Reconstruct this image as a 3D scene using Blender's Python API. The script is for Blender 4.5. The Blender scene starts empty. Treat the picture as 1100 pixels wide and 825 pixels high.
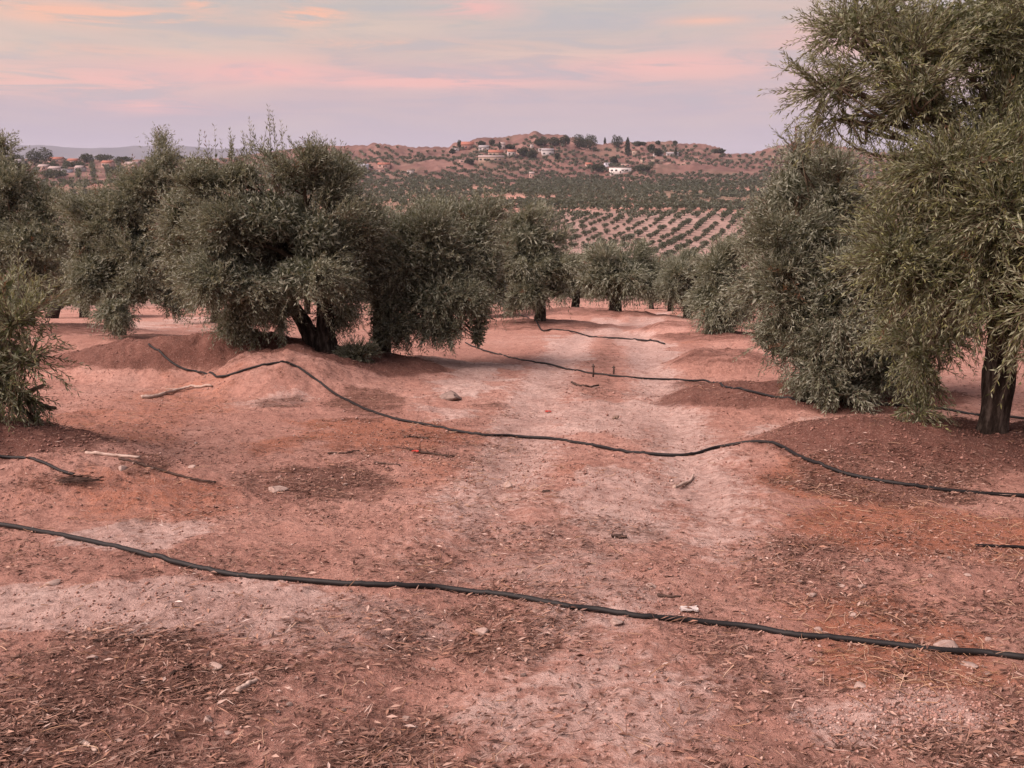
import bpy, math, random
import numpy as np
from mathutils import Matrix, Vector

# ------------------------------------------------------------------ basics
scene = bpy.context.scene
COL = scene.collection
FPX, CU, CV = 1056.0, 550.0, 412.5          # focal length and centre, in pixels of an 1100 x 825 frame
PITCH = math.radians(11.35)
EYE = 1.6
SP, CP = math.sin(PITCH), math.cos(PITCH)


def ray(u, v):
    a = (u - CU) / FPX
    b = -(v - CV) / FPX
    return np.array([a, CP + b * SP, -SP + b * CP])


def at(u, v, D):
    """world point seen at photo pixel (u, v), D metres ahead (world y)."""
    d = ray(u, v)
    t = D / d[1]
    return np.array([d[0] * t, D, EYE + d[2] * t])


# ------------------------------------------------------------------ noise
def _h(ix, iy, iz, seed):
    n = (ix.astype(np.int64) * 374761393 + iy.astype(np.int64) * 668265263 +
         iz.astype(np.int64) * 2147483647 + seed * 1274126177) & 0xFFFFFFFF
    n = ((n ^ (n >> 13)) * 1274126177) & 0xFFFFFFFF
    n = ((n ^ (n >> 16)) * 2246822519) & 0xFFFFFFFF
    n = n ^ (n >> 15)
    return (n & 0xFFFFFF) / float(0xFFFFFF)


def n2(x, y, seed=0):
    x = np.asarray(x, float); y = np.asarray(y, float)
    ix, iy = np.floor(x), np.floor(y)
    fx, fy = x - ix, y - iy
    fx = fx * fx * (3 - 2 * fx); fy = fy * fy * (3 - 2 * fy)
    z = np.zeros_like(ix)
    a = _h(ix, iy, z, seed); b = _h(ix + 1, iy, z, seed)
    c = _h(ix, iy + 1, z, seed); d = _h(ix + 1, iy + 1, z, seed)
    return (a * (1 - fx) + b * fx) * (1 - fy) + (c * (1 - fx) + d * fx) * fy


def fbm(x, y, seed=0, o=4, gain=.5):
    s = 0; a = 1; t = 0
    for k in range(o):
        s = s + a * n2(x * 2 ** k + 17.3 * k, y * 2 ** k - 9.1 * k, seed + k)
        t += a; a *= gain
    return s / t


def n3(x, y, z, seed=0):
    ix, iy, iz = np.floor(x), np.floor(y), np.floor(z)
    fx, fy, fz = x - ix, y - iy, z - iz
    fx = fx * fx * (3 - 2 * fx); fy = fy * fy * (3 - 2 * fy); fz = fz * fz * (3 - 2 * fz)
    r = 0
    for dx in (0, 1):
        for dy in (0, 1):
            for dz in (0, 1):
                w = (fx if dx else 1 - fx) * (fy if dy else 1 - fy) * (fz if dz else 1 - fz)
                r = r + w * _h(ix + dx, iy + dy, iz + dz, seed)
    return r


def sstep(a, b, x):
    t = np.clip((np.asarray(x, float) - a) / (b - a), 0, 1)
    return t * t * (3 - 2 * t)


# ------------------------------------------------------------------ terrain
PROF = np.array([(-50, -1.45), (0, -1.6), (3.7, -1.66), (8, -2.04), (11, -2.25), (13.5, -2.42), (20, -3.08), (27, -3.78),
                 (40, -5.1), (60, -7.3), (100, -11.7), (180, -19.5), (240, -21.6), (290, -21.0), (350, -17.5),
                 (450, -11.3), (490, -10.2), (600, -7.0), (720, -2.0), (820, 4.0), (900, 10.0), (1000, 20.0)])
# smooth the profile with a dense cubic-ish resample
_px = np.concatenate([np.linspace(-50, 60, 331), np.linspace(61, 1000, 940)])
_pz = np.interp(_px, PROF[:, 0], PROF[:, 1])
for _ in range(3):
    _pz = np.interp(_px, _px, np.convolve(np.pad(_pz, 4, mode='edge'), np.ones(9) / 9, mode='valid'))
RIDGE = np.array([(-2600, 176), (-500, 178), (0, 174), (140, 174), (240, 172), (330, 160), (380, 158), (405, 156.5), (430, 158), (450, 159.5), (475, 157.5),
                  (488, 156), (500, 154), (520, 150), (545, 149), (565, 145), (575, 144), (590, 146), (612, 149), (640, 154),
                  (665, 156), (690, 154), (720, 154.5), (745, 156), (765, 161), (785, 166), (805, 166), (830, 160), (850, 157), (880, 155), (910, 163), (950, 168), (1000, 165),
                  (1100, 160), (1300, 158), (1700, 168), (3500, 176)])
RD = 1150.0

MOUNDS = []          # x, y, rx, ry, rot, h


def base_z(x, y):
    r = np.hypot(x, y)
    k = sstep(20, 160, r)
    D = np.maximum(y, -50) * (1 - k) + r * k
    z = np.interp(D, _px, _pz)
    # far hill range, its skyline varying round the horizon
    fwd = np.maximum(y, 1e-3)
    u = CU + FPX * np.clip(x / fwd, -3.0, 3.0) / CP * 1.0
    u = np.where(y > 0, u, np.where(x > 0, 3700, -2600))
    ry = np.interp(u, RIDGE[:, 0], RIDGE[:, 1])
    rough = (fbm(u / 12.0, r / 200.0, 5, 6, .68) - .5) * 11
    zr = (200 - (ry + rough * sstep(300, 420, u))) / FPX * RD
    t = np.clip((r - 800) / (RD - 800), 0, 1)
    z0 = np.interp(800, _px, _pz)
    hill = z0 + (zr - z0) * t ** 1.25
    gully = (np.abs(fbm(x / 38.0, y / 55.0, 11, 4) - .5) * 2) ** .8
    hill = hill - gully * 26 * t * (1 - t) * 2.2 * sstep(20, 60, zr) + (fbm(x / 90, y / 90, 3, 3) - .5) * 6 * t * (1 - t) * 4
    drop = sstep(RD, RD + 900, r)
    hill = hill * (1 - drop) + (-30) * drop
    m = sstep(800, 840, r)
    z = z * (1 - m) + hill * m
    # broad undulation in the valley
    z = z + (fbm(x / 70, y / 70, 21, 3) - .5) * 3.0 * sstep(60, 200, r) * (1 - sstep(700, 900, r))
    return z + EYE


def ground_z(x, y, micro=True):
    x = np.asarray(x, float); y = np.asarray(y, float)
    z = base_z(x, y)
    for (mx, my, rx, ry, rot, h) in MOUNDS:
        dx, dy = x - mx, y - my
        c, s = math.cos(rot), math.sin(rot)
        q = ((dx * c + dy * s) / rx) ** 2 + ((-dx * s + dy * c) / ry) ** 2
        sel = q < 6
        if not sel.any(): continue
        qs = q[sel]
        if micro:
            qs = qs * (1 + .9 * (fbm(x[sel] * 1.5, y[sel] * 1.5, int(abs(mx) * 10) % 50 + 31, 4) - .5))
        e_ = np.exp(-(qs ** 1.7))
        if micro:
            e_ = e_ * (1 + .5 * (fbm(x[sel] * 3.2, y[sel] * 3.2, 61, 5, .6) - .5))
        z[sel] += h * e_
    if micro:
        r = np.hypot(x, y)
        sel = r < 300
        if sel.any():
            xs, ys, rs_ = x[sel], y[sel], r[sel]
            z[sel] += (fbm(xs * .55, ys * .55, 41, 3) - .5) * .14 * (1 - sstep(120, 300, rs_))
            z[sel] += (fbm(xs * 2.6, ys * 2.6, 47, 4, .55) - .5) * .05 * (1 - sstep(60, 120, rs_))
        sel = r < 30
        if sel.any():
            xs, ys = x[sel], y[sel]
            cl_ = np.maximum(fbm(xs * 8.5, ys * 8.5, 53, 4, .62) - .5, -.12)
            z[sel] += cl_ * .048 * (1 - sstep(18, 30, r[sel]))
        # wheel ruts of the track: two faint troughs winding down the grove
        tx = track_x(y)
        for o in (-.62, .62):
            z = z - .035 * np.exp(-((x - tx - o) / .2) ** 2) * (1 - sstep(50, 70, r))
    return z


def track_x(y):
    return np.interp(y, [-60, 0, 4, 8, 14, 22, 40, 60], [-.1, .15, .38, .75, 1.3, 2.3, 5.4, 9.5])


def gz(x, y):
    return float(ground_z(np.array([float(x)]), np.array([float(y)]))[0])


_TS = 1.5 * 1.006 ** np.arange(1200)


def unproj(u, v, dmax=1200):
    """the ground point seen at a photo pixel"""
    d = ray(u, v)
    lo, hi = 1.5, 150.
    for cnt in (160, 24, 24, 16):
        ts = np.geomspace(lo, hi, cnt)
        P = d[None, :] * ts[:, None]
        below = (P[:, 2] + EYE) < ground_z(P[:, 0], P[:, 1])
        i = int(np.argmax(below)) if below.any() else cnt - 1
        lo, hi = ts[max(i - 1, 0)], ts[i]
    p = d * hi
    return np.array([p[0], p[1], gz(p[0], p[1])])


def upx(u, D):
    """x of the ground point at column u, D metres ahead"""
    z = float(base_z(np.array([0.]), np.array([float(D)]))[0]) - EYE
    depth = D * CP - z * SP
    return (u - CU) / FPX * depth


def mpp(D):
    """metres per photo pixel at D"""
    return D * 1.03 / FPX


# tree stations: column in the photograph, distance, mound
def mound(u, D, rx, ry, h, rot=0., du=0, dD=0):
    x = upx(u + du, D + dD)
    MOUNDS.append((x, D + dD, rx, ry, rot, h))


mound(1075, 7.1, 1.75, .85, .22, .05)             # right-hand near tree
mound(900, 7.35, .75, .5, .1)
mound(870, 9.9, 1.5, 1.0, .2)
mound(775, 12.7, .75, .5, .26)
mound(345, 12.0, 1.5, 1.0, .2)                   # big left tree
mound(205, 12.1, 1.85, .75, .46, .04)
mound(303, 10.8, .85, .65, .32)
mound(412, 13.2, 1.2, 1.0, .12)
mound(128, 19, 1.9, 1.6, .15)
mound(660, 34, 2.2, 2, .25)
mound(618, 38, 2, 2, .3)
mound(580, 25, 2, 1.6, .2)
mound(775, 19, 1.4, 1.3, .2)
mound(735, 23, 1.2, .8, .3)
mound(60, 22, 1.8, 1.6, .2)
mound(60, 6.1, .9, .5, .12)                       # hump of soil at the left
mound(160, 5.9, .9, .45, .07)
mound(-60, 6.6, 1.2, 1.0, .3)


# ------------------------------------------------------------------ mesh helpers
def tag(o, label=None, cat=None, group=None, kind=None):
    if label: o['label'] = label
    if cat: o['category'] = cat
    if group: o['group'] = group
    if kind: o['kind'] = kind
    return o


def mesh_np(name, V, F, mats, smooth=False, attrs=None, midx=None):
    V = np.ascontiguousarray(V, dtype=np.float32); F = np.ascontiguousarray(F, dtype=np.int32)
    me = bpy.data.meshes.new(name)
    n, k = F.shape
    me.vertices.add(len(V)); me.vertices.foreach_set('co', V.ravel())
    me.loops.add(n * k); me.loops.foreach_set('vertex_index', F.ravel())
    me.polygons.add(n)
    me.polygons.foreach_set('loop_start', np.arange(0, n * k, k, dtype=np.int32))
    me.polygons.foreach_set('loop_total', np.full(n, k, dtype=np.int32))
    if smooth: me.polygons.foreach_set('use_smooth', np.ones(n, dtype=bool))
    if midx is not None: me.polygons.foreach_set('material_index', np.ascontiguousarray(midx, dtype=np.int32))
    me.update(calc_edges=True)
    for a, val in (attrs or {}).items():
        at_ = me.attributes.new(a, 'FLOAT', 'POINT')
        at_.data.foreach_set('value', np.ascontiguousarray(val, dtype=np.float32))
    for m in (mats if isinstance(mats, (list, tuple)) else [mats]):
        me.materials.append(m)
    return me


def link(name, me, parent=None, loc=None):
    o = bpy.data.objects.new(name, me)
    COL.objects.link(o)
    if parent is not None: o.parent = parent
    if loc is not None: o.location = tuple(float(c) for c in loc)
    return o


def empty(name, loc, rz=0):
    o = bpy.data.objects.new(name, None); COL.objects.link(o)
    o.empty_display_size = .2
    o.location = tuple(float(c) for c in loc); o.rotation_euler = (0, 0, rz)
    return o


def norm(a):
    return a / np.maximum(np.linalg.norm(a, axis=-1, keepdims=True), 1e-9)


def tube(pts, rad, nseg=8, wob=0., seed=0, cap=True):
    """quads of a swept tube; returns V, F"""
    pts = np.asarray(pts, float); n = len(pts)
    rad = np.broadcast_to(np.asarray(rad, float), (n,))
    tan = norm(np.gradient(pts, axis=0))
    ref = np.array([0.31, .17, .94]) if abs(tan[0] @ np.array([0.31, .17, .94])) < .9 else np.array([1., 0, 0])
    e1 = norm(np.cross(tan, ref)); e2 = np.cross(tan, e1)
    a = np.linspace(0, 2 * math.pi, nseg, endpoint=False)
    R = rad[:, None] * np.ones(nseg)[None, :]
    if wob:
        s = np.arange(n)[:, None]
        R = R * (1 + wob * (2 * n3(np.cos(a)[None, :] * 1.6 + 0 * s + 9, np.sin(a)[None, :] * 1.6 + 0 * s + 5, s * .35 + 0 * a[None, :], seed) - 1)
                 + wob * .5 * (2 * n3(np.cos(a)[None, :] * 5 + 0 * s + 9, np.sin(a)[None, :] * 5 + 0 * s + 5, s * .8 + 0 * a[None, :], seed + 3) - 1))
    V = pts[:, None, :] + R[..., None] * (np.cos(a)[None, :, None] * e1[:, None, :] + np.sin(a)[None, :, None] * e2[:, None, :])
    V = V.reshape(-1, 3)
    i = np.arange(n - 1)[:, None] * nseg; j = np.arange(nseg)[None, :]; j2 = (j + 1) % nseg
    F = np.stack([i + j, i + j2, i + nseg + j2, i + nseg + j], -1).reshape(-1, 4)
    if cap:
        c0, c1 = len(V), len(V) + 1
        V = np.vstack([V, pts[:1], pts[-1:]])
        jj = np.arange(0, nseg, 2)
        f0 = np.stack([np.full(len(jj), c0), (jj + 2) % nseg, (jj + 1) % nseg, jj], -1)
        o = (n - 1) * nseg
        f1 = np.stack([np.full(len(jj), c1), o + jj, o + (jj + 1) % nseg, o + (jj + 2) % nseg], -1)
        F = np.vstack([F, f0, f1])
    return V, F


def merge(parts):
    Vs, Fs, o = [], [], 0
    for V, F in parts:
        Vs.append(V); Fs.append(F + o); o += len(V)
    return np.vstack(Vs), np.vstack(Fs)


def bez(a, b, c, n=8):
    t = np.linspace(0, 1, n)[:, None]
    return (1 - t) ** 2 * a + 2 * t * (1 - t) * b + t * t * c


def catmull(P, n=10):
    P = np.asarray(P, float)
    Q = np.vstack([2 * P[0] - P[1], P, 2 * P[-1] - P[-2]])
    out = []
    for i in range(1, len(Q) - 2):
        p0, p1, p2, p3 = Q[i - 1], Q[i], Q[i + 1], Q[i + 2]
        for t in np.linspace(0, 1, n, endpoint=False):
            out.append(.5 * ((2 * p1) + (-p0 + p2) * t + (2 * p0 - 5 * p1 + 4 * p2 - p3) * t * t + (-p0 + 3 * p1 - 3 * p2 + p3) * t ** 3))
    out.append(P[-1])
    return np.array(out)


# ------------------------------------------------------------------ materials
def new_mat(name):
    m = bpy.data.materials.new(name); m.use_nodes = True
    nt = m.node_tree
    for n in list(nt.nodes): nt.nodes.remove(n)
    out = nt.nodes.new('ShaderNodeOutputMaterial')
    return m, nt, out


class NB:
    """tiny node builder"""
    def __init__(s, nt): s.nt = nt

    def n(s, typ, **kw):
        x = s.nt.nodes.new(typ)
        for k, v in kw.items(): setattr(x, k, v)
        return x

    def l(s, a, b): s.nt.links.new(a, b)

    def val(s, sock, v):
        if hasattr(v, 'is_linked') or isinstance(v, bpy.types.NodeSocket): s.l(v, sock)
        else: sock.default_value = v

    def math(s, op, a, b=0., c=None, clamp=False):
        x = s.n('ShaderNodeMath', operation=op, use_clamp=clamp)
        s.val(x.inputs[0], a); s.val(x.inputs[1], b)
        if c is not None: s.val(x.inputs[2], c)
        return x.outputs[0]

    def mix(s, f, a, b, typ='MIX'):
        x = s.n('ShaderNodeMix', data_type='RGBA', blend_type=typ)
        s.val(x.inputs[0], f)
        s.val(x.inputs[6], a if not isinstance(a, tuple) else (*a[:3], 1)); s.val(x.inputs[7], b if not isinstance(b, tuple) else (*b[:3], 1))
        return x.outputs[2]

    def noise(s, vec, scale, detail=4, rough=.55, dist=0.):
        x = s.n('ShaderNodeTexNoise')
        x.inputs['Scale'].default_value = scale; x.inputs['Detail'].default_value = detail
        x.inputs['Roughness'].default_value = rough; x.inputs['Distortion'].default_value = dist
        if vec is not None: s.l(vec, x.inputs['Vector'])
        return x.outputs['Fac']

    def ramp(s, f, stops, interp='LINEAR'):
        x = s.n('ShaderNodeValToRGB'); e = x.color_ramp.elements; x.color_ramp.interpolation = interp
        while len(e) < len(stops): e.new(.5)
        for i, (p, c) in enumerate(stops):
            e[i].position = p; e[i].color = (*c, 1) if len(c) == 3 else c
        s.l(f, x.inputs[0])
        return x.outputs[0]

    def rng(s, f, a, b, c=0., d=1.):
        x = s.n('ShaderNodeMapRange', interpolation_type='SMOOTHSTEP')
        s.l(f, x.inputs[0]); x.inputs[1].default_value = a; x.inputs[2].default_value = b
        x.inputs[3].default_value = c; x.inputs[4].default_value = d
        return x.outputs[0]

    def attr(s, name):
        return s.n('ShaderNodeAttribute', attribute_name=name).outputs['Fac']

    def pos(s):
        return s.n('ShaderNodeNewGeometry').outputs['Position']

    def objc(s):
        return s.n('ShaderNodeTexCoord').outputs['Object']

    def bsdf(s, out, color, rough=.85, spec=.25, normal=None):
        x = s.n('ShaderNodeBsdfPrincipled')
        s.val(x.inputs['Base Color'], color if not isinstance(color, tuple) else (*color[:3], 1))
        s.val(x.inputs['Roughness'], rough); x.inputs['Specular IOR Level'].default_value = spec
        if normal is not None: s.l(normal, x.inputs['Normal'])
        s.l(x.outputs[0], out.inputs[0])
        return x

    def bump(s, h, dist=.01, strength=1.):
        x = s.n('ShaderNodeBump'); x.inputs['Distance'].default_value = dist; x.inputs['Strength'].default_value = strength
        s.l(h, x.inputs['Height'])
        return x.outputs[0]


def mat_ground():
    m, nt, out = new_mat('soil'); b = NB(nt)
    p = b.objc()
    big = b.noise(p, .35, 5, .6); med = b.noise(p, 2.2, 6, .65, .4); fine = b.noise(p, 17, 6, .7); grit = b.noise(p, 95, 5, .75)
    # stretched a little across the slope, like raked and driven soil
    mp = b.n('ShaderNodeMapping'); mp.inputs['Scale'].default_value = (1, 3.2, 1); b.l(p, mp.inputs[0])
    streak = b.noise(mp.outputs[0], 3.1, 6, .7)
    red = b.ramp(b.math('ADD', b.math('MULTIPLY', big, .5), b.math('MULTIPLY', med, .5)),
                 [(.25, (.255, .120, .096)), (.5, (.43, .232, .186)), (.72, (.53, .335, .285))])
    pale = b.ramp(med, [(.25, (.45, .30, .265)), (.6, (.56, .415, .375)), (.8, (.66, .53, .49))])
    dark = b.ramp(med, [(.3, (.075, .034, .026)), (.7, (.155, .075, .055))])
    orange = b.ramp(med, [(.3, (.27, .095, .05)), (.7, (.40, .155, .09))])
    brk = b.math('SUBTRACT', b.math('ADD', b.math('MULTIPLY', streak, .5), b.math('MULTIPLY', fine, .5)), .5)
    def mask(name, k=2.4, lo=.05, hi=.95):
        return b.rng(b.math('ADD', b.attr(name), b.math('MULTIPLY', brk, k)), lo, hi)
    c = b.mix(b.math('MULTIPLY', mask('orange'), .8), red, orange)
    c = b.mix(b.math('MULTIPLY', mask('pale', 2.4, .16, .6), .78), c, pale)
    c = b.mix(b.math('MULTIPLY', mask('litter', 3.2, .25, .8), .85), c, dark)
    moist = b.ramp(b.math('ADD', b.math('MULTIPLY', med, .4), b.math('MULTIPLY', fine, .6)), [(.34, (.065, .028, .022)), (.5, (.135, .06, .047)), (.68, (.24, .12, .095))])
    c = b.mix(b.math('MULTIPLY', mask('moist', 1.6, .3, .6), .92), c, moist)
    # crumbs and grit
    c = b.mix(b.rng(grit, .54, .70, 0, .6), c, (.09, .045, .035))
    c = b.mix(b.rng(grit, .45, .33, 0, .5), c, (.60, .45, .40))
    c = b.mix(b.rng(fine, .33, .6, .5, 0.), c, (.16, .075, .058))
    # far fields, grey-green scrub between the far groves
    c = b.mix(b.attr('field'), c, b.ramp(b.noise(p, .035, 5, .6), [(.35, (.225, .148, .126)), (.65, (.31, .215, .188))]))
    c = b.mix(b.attr('hillsoil'), c, b.ramp(b.noise(p, .022, 7, .65, .5), [(.3, (.08, .045, .04)), (.5, (.15, .083, .071)), (.72, (.24, .145, .122))]))
    c = b.mix(b.attr('scrub'), c, b.ramp(b.noise(p, .06, 6, .7), [(.3, (.07, .07, .042)), (.7, (.15, .115, .08))]))
    hgt = b.math('ADD', b.math('MULTIPLY', fine, .8), b.math('MULTIPLY', grit, .35))
    hgt = b.math('ADD', hgt, b.math('MULTIPLY', streak, .8))
    b.bsdf(out, c, .95, .1, b.bump(hgt, .05, 1.0))
    return m


def mat_leaf(name, lo, mid, hi, under, dead=(.15, .08, .05), trans=.30, rough=.5, spec=.22):
    m, nt, out = new_mat(name); b = NB(nt)
    t = b.attr('tint')
    c = b.ramp(t, [(.0, lo), (.45, mid), (.86, hi), (.95, hi), (.97, dead)])
    back = b.n('ShaderNodeNewGeometry').outputs['Backfacing']
    c = b.mix(b.math('MULTIPLY', back, b.math('LESS_THAN', t, .955)), c, under)
    bs = b.n('ShaderNodeBsdfPrincipled'); b.l(c, bs.inputs['Base Color'])
    bs.inputs['Roughness'].default_value = rough; bs.inputs['Specular IOR Level'].default_value = spec
    tr = b.n('ShaderNodeBsdfTranslucent'); b.l(b.mix(.5, c, (.16, .15, .05)), tr.inputs[0])
    ms = b.n('ShaderNodeMixShader'); ms.inputs[0].default_value = trans
    b.l(bs.outputs[0], ms.inputs[1]); b.l(tr.outputs[0], ms.inputs[2]); b.l(ms.outputs[0], out.inputs[0])
    return m


def mat_noise(name, stops, scale, rough=.9, spec=.2, bump=0., bscale=None, stretch=None, detail=6, world=False):
    m, nt, out = new_mat(name); b = NB(nt)
    p = b.pos() if world else b.objc()
    if stretch:
        mp = b.n('ShaderNodeMapping'); mp.inputs['Scale'].default_value = stretch; b.l(p, mp.inputs[0]); p = mp.outputs[0]
    f = b.noise(p, scale, detail, .65)
    c = b.ramp(f, stops)
    nrm = b.bump(b.noise(p, bscale or scale * 3, 6, .7), bump) if bump else None
    b.bsdf(out, c, rough, spec, nrm)
    return m


def mat_attr(name, stops, rough=.9, spec=.15, attr='tint', interp='LINEAR'):
    m, nt, out = new_mat(name); b = NB(nt)
    b.bsdf(out, b.ramp(b.attr(attr), stops, interp), rough, spec)
    return m


M_SOIL = mat_ground()
M_LEAF = mat_leaf('olive_leaf', (.042, .049, .031), (.112, .122, .082), (.235, .245, .165), (.25, .26, .205))
M_LEAF_NEAR = mat_leaf('olive_leaf_near', (.038, .045, .02), (.106, .117, .052), (.25, .255, .112), (.235, .245, .165))
M_LEAF_FAR = mat_leaf('olive_leaf_far', (.030, .037, .024), (.056, .066, .043), (.092, .102, .068), (.11, .12, .09))
M_PINE = mat_leaf('pine_needles', (.016, .022, .013), (.028, .036, .02), (.05, .056, .032), (.04, .045, .028))
M_BARK = mat_noise('olive_bark', [(.32, (.012, .009, .008)), (.5, (.04, .03, .025)), (.68, (.13, .105, .09))], 26, .95, .1, .03, 60, (1, 1, .22))  # near trunk's shaded side is put into this dark bark colour
M_TWIG = mat_noise('olive_twig', [(.3, (.055, .04, .028)), (.7, (.13, .10, .07))], 20, .9)
M_HOSE = mat_noise('black_polythene', [(.4, (.008, .007, .008)), (.68, (.013, .011, .011)), (.85, (.05, .032, .028))], 9, .6, .25)
M_HOSEPALE = mat_noise('dusty_polythene', [(.3, (.05, .042, .04)), (.7, (.2, .16, .15))], 9, .5, .4)
M_STONE = mat_noise('stone', [(.3, (.21, .145, .125)), (.55, (.32, .235, .205)), (.75, (.42, .33, .295))], 22, .92, .15, .004, 60)
M_STONEDARK = mat_noise('dark_stone', [(.3, (.12, .085, .075)), (.7, (.27, .20, .175))], 22, .92, .15, .004, 60)
M_WOOD = mat_noise('weathered_wood', [(.3, (.10, .065, .05)), (.7, (.26, .185, .15))], 25, .9, .1, .003, 60, (1, 1, .2))
M_WOODPALE = mat_noise('bleached_wood', [(.3, (.26, .18, .15)), (.7, (.46, .36, .31))], 25, .9, .1, .003, 60)
M_WOODDARK = mat_noise('dark_wood', [(.3, (.03, .02, .018)), (.7, (.085, .055, .045))], 25, .9, .1, .004, 60)
M_LITTER = mat_attr('dry_leaves', [(0, (.045, .025, .02)), (.3, (.12, .06, .045)), (.55, (.21, .13, .105)), (.75, (.29, .16, .115)), (.88, (.40, .30, .26)), (1, (.54, .45, .41))])
M_STRAW = mat_attr('dry_straw', [(0, (.17, .095, .06)), (.5, (.30, .165, .10)), (1, (.46, .32, .235))])
M_GRAVEL = mat_attr('pebbles', [(0, (.12, .058, .047)), (.4, (.235, .125, .10)), (.8, (.33, .20, .17)), (1, (.46, .35, .31))])
M_PAPER = mat_noise('crumpled_paper', [(.3, (.36, .30, .28)), (.7, (.50, .45, .43))], 30, .7, .2, .004, 40)
M_RED = mat_noise('red_plastic', [(.3, (.36, .03, .02)), (.7, (.5, .06, .04))], 30, .5, .4)
M_METAL = mat_noise('rusty_rod', [(.3, (.03, .022, .02)), (.7, (.08, .05, .04))], 30, .7, .3)


# ------------------------------------------------------------------ soil zones (albedo only)
def zone(kind, u0, u1, v0, v1, w=1.0):
    uc, vc = (u0 + u1) / 2, (v0 + v1) / 2
    c = unproj(uc, vc); l = unproj(u0, vc); r = unproj(u1, vc); n_ = unproj(uc, v1); f_ = unproj(uc, v0)
    ZONES.append((kind, c[0], (n_[1] + f_[1]) / 2, max(abs(r[0] - l[0]) / 2, .05), max(abs(f_[1] - n_[1]) / 2, .05), w))


ZONES = []
for z in [('pale', -40, 290, 608, 672), ('pale', 560, 760, 425, 470, .9), ('pale', 440, 560, 388, 440), ('pale', 600, 740, 505, 570, .75),
          ('pale', 800, 1010, 742, 830), ('pale', 480, 900, 690, 850, .5), ('pale', 560, 720, 590, 690, .45), ('pale', 590, 640, 360, 400, .9), ('pale', 670, 720, 350, 400, .9),
          ('pale', 620, 740, 335, 352, .7), ('pale', 250, 340, 400, 440, .5), ('pale', 60, 220, 560, 605, .7), ('pale', 780, 960, 448, 468, .7),
          ('pale', 820, 1000, 425, 452, .8), ('pale', 930, 1080, 735, 800, .9), ('pale', 130, 260, 335, 360, .6), ('pale', 420, 700, 560, 620, .3),
          ('pale', 250, 480, 640, 700, .45),
          ('litter', -60, 270, 690, 830, .62), ('litter', 90, 200, 480, 515, .7), ('litter', 260, 430, 490, 548, .75), ('litter', 820, 1110, 480, 540, .85),
          ('litter', 130, 300, 370, 400, .8), ('litter', 360, 440, 400, 450, .8), ('litter', 690, 820, 400, 422, .6), ('litter', 270, 340, 425, 440, .6),
          ('litter', 350, 620, 650, 730, .42), ('litter', 540, 760, 560, 660, .38), ('litter', 760, 960, 575, 650, .42), ('litter', 480, 560, 430, 442, .5),
          ('litter', 0, 110, 505, 535, .5), ('litter', 560, 700, 412, 425, .35), ('litter', 300, 480, 740, 830, .4), ('litter', 440, 640, 570, 640, .35),
          ('orange', 820, 1110, 535, 600, .8), ('orange', 840, 1110, 620, 770, .8), ('orange', 780, 900, 490, 540, .8), ('orange', 0, 280, 500, 560, .6),
          ('orange', 250, 520, 450, 500, .8), ('orange', 60, 280, 400, 480, .5), ('orange', 560, 660, 300, 335, .7), ('orange', 740, 800, 400, 430, .5),
          ('orange', 420, 640, 480, 550, .6)]:
    zone(*z)


def zone_val(kind, x, y):
    s = np.zeros_like(x)
    wq = (fbm(x * 1.4 + 3, y * 1.4, 81, 5, .6) - .5) * 2.2
    for (k, cx, cy, rx, ry, w) in ZONES:
        if k != kind: continue
        q = np.sqrt(((x - cx) / rx) ** 2 + ((y - cy) / ry) ** 2) + wq
        s = np.maximum(s, w * (1 - sstep(.55, 1.2, q)))
    return s


def soil_attrs(x, y):
    r = np.hypot(x, y)
    near = 1 - sstep(30, 80, r)
    tx = track_x(y)
    rut = np.maximum(np.exp(-((x - tx - .66) / .34) ** 2), np.exp(-((x - tx + .66) / .34) ** 2)) * sstep(3.2, 6.5, y) * (1 - sstep(40, 55, y))
    pale = np.maximum(zone_val('pale', x, y) * .98, rut * (.7 + .6 * (fbm(x * 2, y * .7, 83, 3) - .3))) * near
    bl = fbm(x * .8, y * .8, 71, 4)
    mid = np.exp(-((x - tx) / .3) ** 2) * sstep(7, 11, y) * (1 - sstep(40, 55, y))
    litter = np.maximum(np.maximum(zone_val('litter', x, y), .45 * mid), sstep(.55, .75, bl) * .35) * near
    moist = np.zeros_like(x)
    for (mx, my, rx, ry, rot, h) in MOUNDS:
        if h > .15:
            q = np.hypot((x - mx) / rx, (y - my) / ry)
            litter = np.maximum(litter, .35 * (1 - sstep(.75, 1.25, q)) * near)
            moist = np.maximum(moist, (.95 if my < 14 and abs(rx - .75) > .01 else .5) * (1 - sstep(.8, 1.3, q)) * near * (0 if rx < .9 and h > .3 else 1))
            pale = pale * sstep(.7, 1.3, q)
    return dict(moist=moist, pale=np.clip(pale, 0, 1), litter=np.clip(litter, 0, 1), orange=zone_val('orange', x, y) * near)


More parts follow.
